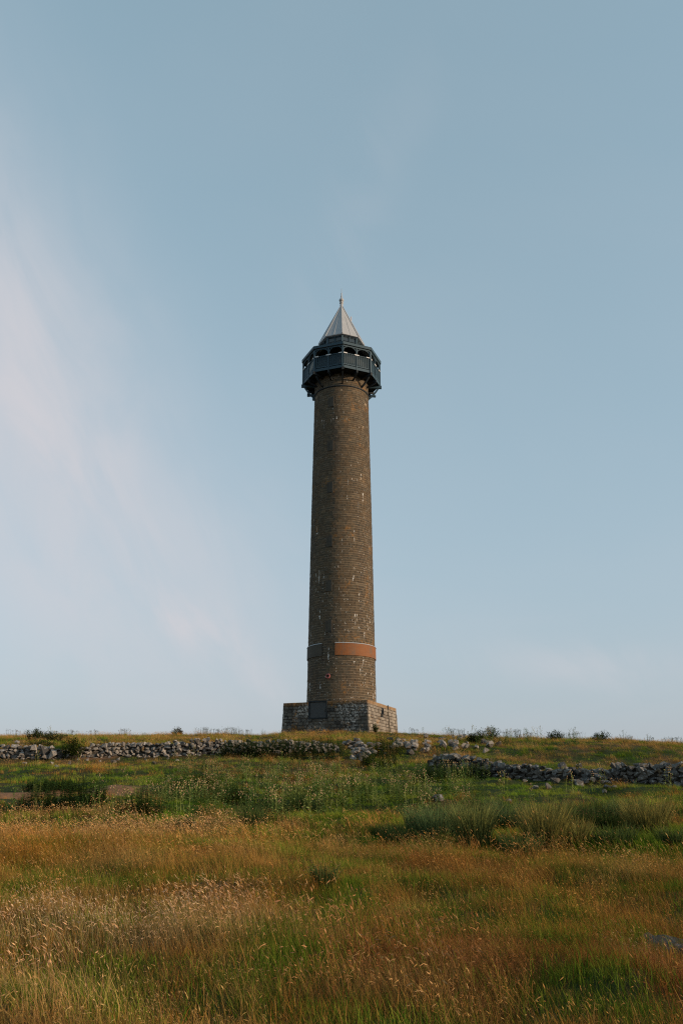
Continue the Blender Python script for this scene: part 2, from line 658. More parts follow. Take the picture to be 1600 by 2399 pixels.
SOIL = ground_blobs([(275, 1853, 64, 11, 1.7), (50, 1866, 70, 11, 1.5), (170, 1857, 70, 4, .6), (230, 1778, 60, 4, .8), (150, 1782, 40, 3, .7),
                     (1330, 1835, 60, 5, .4), (330, 1920, 14, 3, .4)])


def fields(x, y):
    """green, rust, pale, soil in 0..1 at ground points"""
    n1 = fbm(x / 1.05, y / 1.35, 60)
    n2 = fbm(x / .8, y / .9, 70, 3)
    yy = y + 9 * (fbm(x / 3.5, y / 5.0, 99, 3) - .5)
    base = np.interp(yy, [0, 18, 24, 28, 33, 43, 47, 53, 56, 90], [.40, .40, .42, .50, .66, .66, .52, .46, .46, .44])
    left = np.clip((-x - 2) / 6, 0, 1)
    base = base - .22 * left * np.clip((30 - np.abs(y - 26) * 3) / 20, 0, 1)
    g = base + 2.5 * (n1 - .5) + 1.2 * (n2 - .5) + eval_blobs(GREEN, x, y) * 1.0
    p = eval_blobs(PALE, x, y)
    r = eval_blobs(RUST, x, y) + 1.7 * (fbm(x / .95, y / 1.2, 90) - .55)
    s = eval_blobs(SOIL, x, y) + 1.3 * (n2 - .5)
    return np.clip(g - .25 * p, 0, 1), np.clip(r, 0, 1), np.clip(p, 0, 1), np.clip((s - .38) * 3, 0, 1)


def make_ground():
    def axis(lo, hi, step, out, f):
        a = list(np.arange(lo, hi + 1e-6, step))
        d = step
        while a[-1] < out:
            d *= f
            a.append(a[-1] + d)
        d = step
        while a[0] > -out:
            d *= f
            a.insert(0, a[0] - d)
        return np.array(a)
    xs = axis(-48, 48, .3, 4000, 1.22)
    ys = axis(-4, 100, .3, 4000, 1.22)
    X, Y = np.meshgrid(xs, ys)
    Z = height(X, Y)
    nx, ny = len(xs), len(ys)
    co = np.stack([X, Y, Z], -1).reshape(-1, 3)
    me = bpy.data.meshes.new('ground')
    i = np.arange(ny - 1)[:, None] * nx + np.arange(nx - 1)[None, :]
    q = np.stack([i, i + 1, i + nx + 1, i + nx], -1).reshape(-1, 4)
    me.vertices.add(len(co))
    me.vertices.foreach_set('co', co.ravel())
    me.loops.add(q.size)
    me.loops.foreach_set('vertex_index', q.ravel().astype(np.int32))
    me.polygons.add(len(q))
    me.polygons.foreach_set('loop_start', (np.arange(len(q)) * 4).astype(np.int32))
    me.update(calc_edges=True)
    me.polygons.foreach_set('use_smooth', [True] * len(q))
    g, r, p, s = fields(X.ravel(), Y.ravel())
    dry = np.array([.060, .040, .016])
    grn = np.array([.026, .038, .009])
    rust = np.array([.11, .055, .025])
    soil = np.array([.20, .105, .055])
    c = dry + (rust - dry) * r[:, None]
    c = c + (grn - c) * g[:, None]
    c = c + (soil - c) * s[:, None]
    shade_w = np.clip(eval_blobs(HOLLOW_SHADE, X.ravel(), Y.ravel()), 0, 1)[:, None]
    c = c + (np.array([.022, .02, .012]) - c) * shade_w  # shade of the pits painted into the ground colour
    ca = me.color_attributes.new('col', 'FLOAT_COLOR', 'POINT')
    ca.data.foreach_set('color', np.concatenate([c, np.ones((len(c), 1))], 1).astype(np.float32).ravel())
    me.materials.append(M['ground'])
    o = bpy.data.objects.new('ground', me)
    C.objects.link(o)
    tag(o, 'grassy hillside rising to the tower with dry and green patches', 'ground', kind='structure')


make_ground()

# ------------------------------------------------------------------ the tower
TX, TY, TZ = 0.0, 78.0, 6.6
tower = empty('monument_tower', (TX, TY, TZ))
tag(tower, 'tall round brown stone monument tower with blue timber gallery and grey spire', 'tower')


def zl(z):
    return z - TZ


def shaft_r(z):
    return float(np.interp(z, [6, 9.9, 14.3, 26.3, 39.8, 42, 45], [3.15, 3.11, 3.055, 2.915, 2.715, 2.69, 2.68]))


def cyl(ang, r, z):
    """tower-local point: ang measured from the direction towards the viewer, positive to the right"""
    return Vector((math.sin(ang) * r, -math.cos(ang) * r, z))


def make_shaft():
    m = MB()
    prof = [(shaft_r(z) - .016, zl(z)) for z in np.linspace(9.0, 41.9, 40)]
    m.lathe(prof, 72)
    shaft = m.build('shaft', M['mortar'], tower, smooth=True)
    rr = random.Random(5)
    s = MB()
    z = 9.3
    k = 0
    H = .222
    while z < 41.6:
        h = H * rr.uniform(.92, 1.08)
        r0, r1 = shaft_r(z), shaft_r(z + h)
        n = max(30, int(2 * PI * r0 / rr.uniform(.36, .46)))
        cuts = [(i + rr.uniform(-.22, .22)) * 2 * PI / n + k * .37 for i in range(n)]
        j = .0065
        if 14.72 < z + h / 2 < 14.98:
            pass
        for i in range(n):
            a0 = cuts[i] + j / r0
            a1 = (cuts[(i + 1) % n] + (2 * PI if i == n - 1 else 0)) - j / r0
            if a1 - a0 < .03:
                continue
            d = rr.uniform(-.006, .014)
            v = rr.random()
            hue = rr.uniform(-.1, .12)
            b = .056 + .028 * v * v + .010 * rr.random()
            if rr.random() < .03:
                b *= 1.35
            s.cur = (b * (1.17 + hue), b * .87, b * (.54 - hue * .5))
            zz0, zz1 = zl(z + j), zl(z + h - j)
            ch = .012
            A = [cyl(a0 + ch / r0, r0 + d, zz0 + ch), cyl(a1 - ch / r0, r0 + d, zz0 + ch), cyl(a1 - ch / r1, r1 + d, zz1 - ch), cyl(a0 + ch / r1, r1 + d, zz1 - ch)]
            Bk = [cyl(a0, r0 - .03, zz0), cyl(a1, r0 - .03, zz0), cyl(a1, r1 - .03, zz1), cyl(a0, r1 - .03, zz1)]
            n0 = len(s.v)
            s.v.extend([tuple(p) for p in A + Bk])
            for q in ((0, 1, 2, 3), (4, 5, 1, 0), (5, 6, 2, 1), (6, 7, 3, 2), (7, 4, 0, 3)):
                s.f.append(tuple(n0 + t for t in q))
                s.c.append(s.cur)
        z += h
        k += 1
    o = s.build('shaft_stones', M['shaft_stone'], shaft)
    tag(o, kind='stuff')
    # string course under the gallery
    m = MB()
    rz = shaft_r(40.2)
    m.lathe([(rz - .02, zl(40.08)), (rz + .07, zl(40.11)), (rz + .09, zl(40.17)), (rz + .05, zl(40.24)), (rz - .02, zl(40.27))], 72)
    m.build('string_course', M['dark_and_shaded_timber'], shaft, smooth=True, color=False)
    # narrow stair lights facing front-left, one above another
    for zc_ in (38.55, 33.9, 29.6, 24.3, 20.1, 16.4):
        f = MB()
        r = shaft_r(zc_)
        ac = R(-22)
        for dx in (-.24, .24):
            a = ac + dx / r
            f.cur = (.2, .2, .2)
            mt = Matrix.Translation(cyl(a, r + .005, zl(zc_))) @ Matrix.Rotation(a, 4, 'Z')
            f.box((0, 0, 0), (.13, .10, .95), mt)
        mt = Matrix.Translation(cyl(ac, r + .005, zl(zc_ - .53))) @ Matrix.Rotation(ac, 4, 'Z')
        f.box((0, 0, 0), (.62, .10, .1), mt)
        fr = f.build('stair_window', M['weathered'], shaft, color=False)
        g = MB()
        mt = Matrix.Translation(cyl(ac, r + .012, zl(zc_))) @ Matrix.Rotation(ac, 4, 'Z')
        g.box((0, 0, 0), (.34, .03, .94), mt)
        g.build('pane', M['weathered'], fr, color=False)
    # curved band plates
    def plate(name, a0, a1, z0, z1, mat, lab=None):
        p = MB()
        n = max(6, int((a1 - a0) / R(4)))
        for i in range(n):
            b0, b1 = a0 + (a1 - a0) * i / n, a0 + (a1 - a0) * (i + 1) / n
            ro0, ro1 = shaft_r(z0) + .085, shaft_r(z1) + .085
            ri = shaft_r(z0) + .02
            p.quad(cyl(b0, ro0, zl(z0)), cyl(b1, ro0, zl(z0)), cyl(b1, ro1, zl(z1)), cyl(b0, ro1, zl(z1)))
            p.quad(cyl(b0, ri, zl(z0)), cyl(b1, ri, zl(z0)), cyl(b1, ro0, zl(z0)), cyl(b0, ro0, zl(z0)))
            p.quad(cyl(b0, ro1, zl(z1)), cyl(b1, ro1, zl(z1)), cyl(b1, ri, zl(z1)), cyl(b0, ri, zl(z1)))
        for b in (a0, a1):
            p.quad(cyl(b, ri, zl(z0)), cyl(b, ro0, zl(z0)), cyl(b, ro1, zl(z1)), cyl(b, ri, zl(z1)))
        o = p.build(name, M[mat], shaft, color=False)
        if lab:
            o['label'] = lab
        return o
    zt, zb = 14.78, 13.72
    cen = R(0)
    plate('band_plate', R(-10.5), R(160), zb, zt, 'terracotta', 'rust orange curved band plate on the right of the shaft')
    plate('band_plate', R(-160), R(-33.5), zb, zt, 'weathered', 'dark weathered curved band plate on the left of the shaft')
    for a0, a1 in ((R(-10.5), R(160)), (R(-160), R(-33.5))):
        p = MB()
        n = 40
        for i in range(n):
            b0, b1 = a0 + (a1 - a0) * i / n, a0 + (a1 - a0) * (i + 1) / n
            ro, ri = shaft_r(zt) + .115, shaft_r(zt) + .01
            z0, z1 = zl(zt + .003), zl(zt + .065)
            p.quad(cyl(b0, ro, z0), cyl(b1, ro, z0), cyl(b1, ro - .04, z1), cyl(b0, ro - .04, z1))
            p.quad(cyl(b0, ri, z0), cyl(b1, ri, z0), cyl(b1, ro, z0), cyl(b0, ro, z0))
            p.quad(cyl(b0, ro - .04, z1), cyl(b1, ro - .04, z1), cyl(b1, ri, z1), cyl(b0, ri, z1))
        p.build('lead_capping', M['lead'], shaft, color=False)


make_shaft()

stone_rng = random.Random(99)


def hull_mesh(name, seed, mat, n=15, flat=1.0, power=2.6):
    """angular stone: convex hull of jittered points on a rounded box, about 24 faces"""
    import bmesh
    rr = random.Random(seed)
    bm = bmesh.new()
    for _ in range(n):
        d = Vector((rr.gauss(0, 1), rr.gauss(0, 1), rr.gauss(0, 1))).normalized()
        k = (abs(d.x) ** power + abs(d.y) ** power + abs(d.z) ** power) ** (-1 / power)
        bm.verts.new(d * k * rr.uniform(.82, 1.05))
    r = bmesh.ops.convex_hull(bm, input=bm.verts)
    bmesh.ops.delete(bm, geom=[g for g in r['geom_interior'] if isinstance(g, bmesh.types.BMVert)], context='VERTS')
    me = bpy.data.meshes.new(name)
    bm.to_mesh(me)
    bm.free()
    me.materials.append(mat)
    return me


def block_mesh(name, seed, mat):
    """roughly squared walling stone, unit size, face towards -Y, chamfered"""
    rr = random.Random(seed)
    j = lambda a: rr.uniform(-a, a)
    F = []
    ch = .07
    for sx, sz in ((-1, -1), (1, -1), (1, 1), (-1, 1)):
        F.append((sx * (.5 - ch) + j(.05), -.5 + j(.05), sz * (.5 - ch) + j(.06)))
    B1 = [(sx * .5 + j(.02), -.36, sz * .5 + j(.02)) for sx, sz in ((-1, -1), (1, -1), (1, 1), (-1, 1))]
    B2 = [(sx * .5, .5, sz * .5) for sx, sz in ((-1, -1), (1, -1), (1, 1), (-1, 1))]
    v = F + B1 + B2 + [(j(.12), -.5 - rr.uniform(.0, .1), j(.12))]
    f = []
    for i in range(4):
        k = (i + 1) % 4
        f.append((i, k, 12))
        f.append((4 + i, 4 + k, k, i))
        f.append((8 + i, 8 + k, 4 + k, 4 + i))
    me = bpy.data.meshes.new(name)
    me.from_pydata(v, [], f)
    me.materials.append(mat)
    me.update()
    return me


def make_plinth():
    rot = R(-21.2)
    z0, z1 = 6.3, 9.66
    half = 3.86
    bat = .12

    def hs_(z):
        return half + bat * (z1 - z) / (z1 - 6.9)
    m = MB()
    c0, c1 = hs_(z0) - .05, hs_(z1) - .05
    mr = Matrix.Rotation(rot, 4, 'Z')

    def q(sx, sy, c, z):
        return mr @ Vector((sx * c, sy * c, zl(z)))
    S = [(-1, -1), (1, -1), (1, 1), (-1, 1)]
    for a, b in zip(S, S[1:] + S[:1]):
        m.quad(q(*a, c0, z0), q(*b, c0, z0), q(*b, c1, z1), q(*a, c1, z1))
    m.quad(*[q(*a, c1, z1) for a in S])
    plinth = m.build('plinth', M['mortar'], tower, color=False)
    mats = [M['plinth_stone'], M['plinth_stone_pale']]
    pools = [[block_mesh('stone', 300 + k + 50 * w, mats[w]) for k in range(6)] for w in (0, 1)]
    rr = random.Random(31)
    rest = MB()
    single = []
    # faces: 0 front (turned slightly left), 1 right, 2 back, 3 left
    tilt = math.atan(bat / (z1 - 6.9))
    for face in range(4):
        fm = Matrix.Rotation(rot + face * PI / 2, 4, 'Z')
        z = 6.62
        row = 0
        while z < z1 - .02:
            h = min(rr.uniform(.24, .30), z1 - z + .01)
            if z1 - (z + h) < .12:
                h = z1 - z
            hw = hs_(z + h / 2)
            x = -hw
            while x < hw - .05:
                w = rr.uniform(.34, .62)
                if hw - (x + w) < .25:
                    w = hw - x
                xc, zc_ = x + w / 2, z + h / 2
                x += w
                if face == 0:
                    # the board and the blocked doorway below it
                    if -1.45 < xc < .2 and zc_ > 8.3:
                        continue
                if face == 1 and -.55 < xc < -.02 and 8.55 < zc_ < 9.25:
                    continue
                door = face == 0 and -1.35 < xc < .15 and zc_ <= 8.3
                prot = rr.uniform(-.02, .03) - (.05 if door else 0)
                loc = fm @ Vector((xc, -(hw - .11 + prot), zl(zc_)))
                loc_m = Matrix.Translation(loc) @ Matrix.Rotation(rot + face * PI / 2, 4, 'Z') @ Matrix.Rotation(-tilt, 4, 'X') @ Matrix.Diagonal((w - .016, .3, h - .016, 1))
                pale = (face == 1)  # sunlit face takes the lit copy of the stone, the rest the shaded one
                if face in (0, 1):
                    single.append((w * h, loc_m, rr.choice(pools[1 if pale else 0])))
                else:
                    rest.box((0, 0, 0), (1, 1, 1), loc_m)
            z += h
            row += 1
    single.sort(key=lambda t: -t[0])
    for _, mt, me in single[:296]:
        o = bpy.data.objects.new('stone', me)
        C.objects.link(o)
        o.parent = plinth
        o.matrix_local = mt
    for w_ in (0, 1):
        sm = MB()
        for _, mt, me in single[296:]:
            if me in pools[w_]:
                k0 = len(sm.v)
                sm.v.extend([tuple(mt @ v.co) for v in me.vertices])
                for p in me.polygons:
                    sm.f.append(tuple(k0 + i for i in p.vertices))
                    sm.c.append((1, 1, 1))
        if sm.f:
            tag(sm.build('narrow_stones', mats[w_], plinth, color=False), kind='stuff')
    tag(rest.build('hidden_side_stones', M['plinth_stone'], plinth, color=False), kind='stuff')
    # coping slabs round the top edge, with orange lichen
    fr = Matrix.Rotation(rot, 4, 'Z')
    hf = hs_(9.0)
    # board in the front face
    b = MB()
    yb = -(hs_(8.95) + .035)
    zc_, hh, xw, xc = 8.98, 1.30, 1.52, -.63
    for sx in (-1, 1):
        b.box((xc + sx * (xw / 2 + .05), yb, zl(zc_)), (.10, .16, hh + .2), fr)
    for sz in (-1, 1):
        b.box((xc, yb, zl(zc_ + sz * (hh / 2 + .05))), (xw, .16, .10), fr)
    fo = b.build('board_frame', M['dark_and_shaded_timber'], plinth, color=False)
    b = MB()
    b.box((xc, yb + .03, zl(zc_)), (xw, .06, hh), fr)
    b.build('slate_panel', M['slate'], fo, color=False)
    # small louvred window in the right face
    fr1 = Matrix.Rotation(rot + PI / 2, 4, 'Z')
    b = MB()
    yb = -(hs_(8.9) + .02)
    for sx in (-1, 1):
        b.box((-.29 + sx * .25, yb, zl(8.9)), (.06, .12, .78), fr1)
    for sz in (-1, 1):
        b.box((-.29, yb, zl(8.9 + sz * .36)), (.44, .12, .06), fr1)
    wf = b.build('window', M['dark_and_shaded_timber'], plinth, color=False)
    b = MB()
    for k in range(6):
        b.box((-.29, yb + .03, zl(8.62 + k * .11)), (.44, .08, .03), fr1 @ Matrix.Identity(4))
    b.box((-.29, yb + .07, zl(8.9)), (.44, .02, .66), fr1)
    b.build('louvres', M['dark_and_shaded_timber'], wf, color=False)
    # downpipe on the right face
    b = MB()
    xx = 1.35
    b.tube([fr1 @ Vector((xx, -(hs_(z) + .07), zl(z))) for z in (6.8, 8.2, 9.7)], .045, 8)
    b.build('downpipe', M['weathered'], plinth, smooth=True, color=False)


make_plinth()


def make_gallery():
    OA = R(2.0)                     # one corner points almost at the viewer
    def P(i, r, z, f=0.0):
        """corner i (0 nearest the viewer, to the right with growing i); f moves along the side to the next corner"""
        a = cyl(OA + i * PI / 4, r, zl(z))
        b = cyl(OA + (i + 1) * PI / 4, r, zl(z))
        return a.lerp(b, f)
    RP = 3.86
    m = MB()
    # deck: planked octagon ring, shade of its underside painted in dark
    for i in range(8):
        for za, zb_ in ((41.92, 41.52),):
            m.quad(P(i, RP - .02, za), P(i + 1, RP - .02, za), P(i + 1, 2.5, za), P(i, 2.5, za))
            m.quad(P(i, 2.5, zb_), P(i + 1, 2.5, zb_), P(i + 1, RP - .02, zb_), P(i, RP - .02, zb_))
    gal = m.build('gallery', M['dark_and_shaded_timber'], tower, color=False)
    gal['label'] = 'blue grey octagonal timber viewing gallery round the head of the shaft'
    # skirt boards, one per half side
    for i in range(8):
        for f0, f1 in ((.03, .475), (.525, .97)):
            b = MB()
            b.bar(P(i, RP, 41.72, f0), P(i, RP, 41.72, f1), .10, .28)
            b.build('skirt_board', M['paint'], gal, color=False)
        b = MB()
        b.bar(P(i, RP, 41.985, .02), P(i, RP, 41.985, .98), .08, .09)
        b.build('bottom_rail', M['paint'], gal, color=False)
        b = MB()
        b.bar(P(i, RP, 43.17, .01), P(i, RP, 43.17, .99), .15, .07)
        b.build('handrail', M['paint'], gal, color=False)
        # plate under the eaves
        b = MB()
        b.bar(P(i, RP, 43.99, .0), P(i, RP, 43.99, 1.0), .12, .13)
        b.build('eaves_plate', M['paint'], gal, color=False)
    # posts at the corners and mid-sides
    for i in range(8):
        for f, w in ((0.0, .17), (.5, .12)):
            b = MB()
            p = P(i, RP + (.03 if f == 0 else .02), 42, f)
            a = OA + (i + f) * PI / 4
            mt = Matrix.Translation((p.x, p.y, 0)) @ Matrix.Rotation(a, 4, 'Z')
            b.box((0, 0, zl((41.48 + 43.92) / 2)), (w, w, 43.92 - 41.48), mt)
            b.build('post', M['paint'], gal, color=False)
            # white flashing on the rail over the post
            c = MB()
            L = .42
            if f == 0:
                e = L / 2.95
                c.bar(P(i, RP + .01, 43.19, 0), P(i, RP + .01, 43.19, e), .18, .10)
                c.bar(P(i - 1, RP + .01, 43.19, 1 - e), P(i - 1, RP + .01, 43.19, 1), .18, .10)
            else:
                e = .24 / 2.95
                c.bar(P(i, RP + .01, 43.19, .5 - e), P(i, RP + .01, 43.19, .5 + e), .18, .10)
            c.build('rail_flashing', M['flashing'], gal, color=False)
    # balusters: flat boards with gaps
    bm_ = MB()
    bm_.box((0, 0, 0), (.112, .045, 1.16))
    base = bm_.mesh('baluster', M['paint'], color=False)
    for i in range(8):
        for half in (0, 1):
            for k in range(6):
                f = half * .5 + .042 + (k + .45) / 6 * .425
                p = P(i, RP, 42.56, f)
                o = bpy.data.objects.new('baluster', base)
                C.objects.link(o)
                o.parent = gal
                o.location = p
                o.rotation_euler = (0, 0, OA + (i + .5) * PI / 4)
    # curved braces between posts and plate
    for i in range(8):
        for f0, sg in ((.025, 1), (.478, -1), (.522, 1), (.975, -1)):
            b = MB()
            L = 2.95
            pts = []
            for t in range(6):
                u = t / 5 * PI / 2
                dx = .42 * (1 - math.cos(u))
                dz = .42 * math.sin(u)
                pts.append(P(i, RP, 43.50 + dz, f0 + sg * dx / L))
            for p0, p1 in zip(pts, pts[1:]):
                b.bar(p0, p1, .06, .07)
            b.build('brace', M['paint'], gal, color=False)
    # inner drum, shade under the gallery roof painted into its dark colour
    m = MB()
    m.lathe([(2.55, zl(41.9)), (2.5, zl(44.6))], 32)
    m.build('inner_drum', M['dark_and_shaded_timber'], gal, smooth=True, color=False)
    # fascia and roof of the gallery
    RF = 4.02
    for i in range(8):
        b = MB()
        b.bar(P(i, RF, 44.22, 0.0), P(i, RF, 44.22, 1.0), .07, .27)
        b.build('fascia', M['paint'], gal, color=False)
    m = MB()
    for i in range(8):
        m.quad(P(i, RF + .05, 44.37), P(i + 1, RF + .05, 44.37), P(i + 1, 2.0, 44.95), P(i, 2.0, 44.95))
        m.quad(P(i, 2.0, 44.80), P(i + 1, 2.0, 44.80), P(i + 1, RF, 44.10), P(i, RF, 44.10))
    m.build('gallery_roof', M['lead'], gal, color=False)
    # brackets: radial beams with raking struts down to the shaft; deck shade painted dark except at the sides
    for i in range(8):
        for f, w in ((0, .22), (.5, .14)):
            a = OA + (i + f) * PI / 4
            ro = 4.06 if f == 0 else 3.72
            b = MB()
            b.bar(cyl(a, 2.45, zl(41.42)), cyl(a, ro, zl(41.42)), w, .30 if f == 0 else .2)
            b.build('bracket_beam', M['paint' if f == 0 and i in (2, 6) else 'dark_and_shaded_timber'], gal, color=False)
            b = MB()
            n = 6
            pr = None
            for t in range(n + 1):
                u = t / n
                rr_ = 2.70 + (3.72 - 2.70) * u
                zz = (40.05 if i in (2, 6) and f == 0 else 40.4 if f == 0 else 40.85) + (41.27 - (40.05 if i in (2, 6) and f == 0 else 40.4 if f == 0 else 40.85)) * (u - .10 * math.sin(PI * u))
                p = cyl(a, rr_, zl(zz))
                if pr is not None:
                    b.bar(pr, p, .13, .15)
                pr = p
            b.build('strut', M['paint' if f == 0 and i in (2, 6) else 'dark_and_shaded_timber'], gal, color=False)
    # ends of older lower beams
    for a, ro, z in ((R(-97), 3.5, 40.62), (R(97), 3.5, 40.55), (R(-82), 2.92, 39.85)):
        b = MB()
        b.bar(cyl(a, 2.5, zl(z)), cyl(a, ro, zl(z)), .2, .17 if ro > 3 else .3)
        b.build('beam_end', M['paint'], gal, color=False)

    # lantern under the spire
    RL = 2.08
    m = MB()
    for i in range(8):
        m.quad(P(i, RL, 44.6), P(i + 1, RL, 44.6), P(i + 1, RL, 45.22), P(i, RL, 45.22))
        m.quad(P(i, RL, 46.08), P(i + 1, RL, 46.08), P(i + 1, RL, 46.30), P(i, RL, 46.30))
        m.quad(P(i, 1.0, 46.1), P(i + 1, 1.0, 46.1), P(i + 1, RL, 46.3), P(i, RL, 46.3))
    lan = m.build('lantern', M['paint'], tower, color=False)
    for i in range(8):
        b = MB()
        b.bar(P(i, RL, 44.9), P(i, RL, 46.25), .17, .17, up=Vector((1, .3, 0)))
        b.build('lantern_post', M['paint'], lan, color=False)
        b = MB()
        b.bar(P(i, RL, 45.2, .5), P(i, RL, 46.15, .5), .10, .10, up=Vector((1, .3, 0)))
        b.build('lantern_post', M['paint'], lan, color=False)
        for f0, f1 in ((.06, .46), (.54, .94)):
            b = MB()
            b.quad(P(i, RL - .06, 45.22, f0), P(i, RL - .06, 45.22, f1), P(i, RL - .06, 46.1, f1), P(i, RL - .06, 46.1, f0))
            b.bar(P(i, RL - .03, 45.65, f0), P(i, RL - .03, 45.65, f1), .04, .05)
            b.build('window', M['glass'], lan, color=False)
    # spire
    RS, ZS, ZT = 2.36, 46.26, 50.75
    m = MB()
    for i in range(8):
        m.quad(P(i, RS, ZS), P(i + 1, RS, ZS), P(i + 1, .14, ZT), P(i, .14, ZT))
        m.quad(P(i, RS, ZS - .06), P(i + 1, RS, ZS - .06), P(i + 1, RS, ZS), P(i, RS, ZS))
        m.quad(P(i, 1.9, ZS - .05), P(i + 1, 1.9, ZS - .05), P(i + 1, RS, ZS - .06), P(i, RS, ZS - .06))
    sp = m.build('spire', M['lead'], tower, color=False)
    for i in range(8):
        b = MB()
        b.tube([P(i, RS + .01, ZS), P(i, .15, ZT)], [.055, .04], 6)
        b.build('ridge_roll', M['lead'], sp, color=False)
        b = MB()
        t = .62
        p0 = P(i, RS, ZS, .5)
        p1 = P(i, .14, ZT, .5)
        b.tube([p0, p0.lerp(p1, t)], [.032, .025], 5)
        b.build('seam', M['lead'], sp, color=False)
    # finial
    b = MB()
    pr = [(.17, 50.6), (.17, 50.95), (.15, 51.0), (.15, 51.12), (.21, 51.17), (.21, 51.23), (.14, 51.27), (.15, 51.36), (.22, 51.42), (.265, 51.52), (.24, 51.62),
          (.17, 51.72), (.12, 51.82), (.07, 51.9), (.07, 51.98), (.09, 52.0), (.06, 52.05), (.06, 52.42), (.025, 52.46), (.02, 52.95), (.004, 53.0)]
    b.lathe([(r_, zl(z_)) for r_, z_ in pr], 16)
    b.build('finial', M['lead'], sp, smooth=True, color=False)
    # thin mast behind the spire
    b = MB()
    b.tube([(1.02, .9, zl(46.2)), (1.02, .9, zl(50.12))], .05, 8)
    b.lathe([(0.001, 0), (.001, 0)], 3)
    b.build('mast', M['pole'], tower, color=False)


make_gallery()

# wreath hung on the shaft
wz = 11.9
wa = R(-22)
w = empty('wreath', tuple(Vector((TX, TY, TZ)) + cyl(wa, shaft_r(wz) + .07, zl(wz))), wa)
tag(w, 'small red and pink wreath hanging low on the dark side of the tower shaft', 'wreath')
b = MB()
ring = []
for k in range(19):
    t = 2 * PI * k / 18
    ring.append((math.sin(t) * .17, 0, math.cos(t) * .17))
b.tube(ring, .05, 6, cap=False)
b.build('ring', M['wreath_red'], w, smooth=True, color=False)
b = MB()
for k in range(26):
    t = rnd.uniform(0, 2 * PI)
    b.box((math.sin(t) * .17 + rnd.uniform(-.03, .03), -.045, math.cos(t) * .17 + rnd.uniform(-.03, .03)), (.05, .02, .05), Matrix.Rotation(0, 4, 'Y'))
b.build('petals', M['wreath_red'], w, color=False)
b = MB()
b.box((0, .0, .27), (.13, .05, .12))
b.build('hook_plate', M['slate'], w, color=False)

# ------------------------------------------------------------------ drystone walls
POOL = [hull_mesh('stone', 700 + k, M['boulder'], 13, power=4.5) for k in range(14)]
POOLD = [hull_mesh('stone', 800 + k, M['dark_boulder'], 13, power=4.5) for k in range(14)]


def stone(parent, mesh, loc, size, rot):
    o = bpy.data.objects.new('stone', mesh)
    C.objects.link(o)
    o.parent = parent
    o.matrix_local = Matrix.Translation(loc) @ Euler(rot).to_matrix().to_4x4() @ Matrix.Diagonal((size[0], size[1], size[2], 1))
    return o


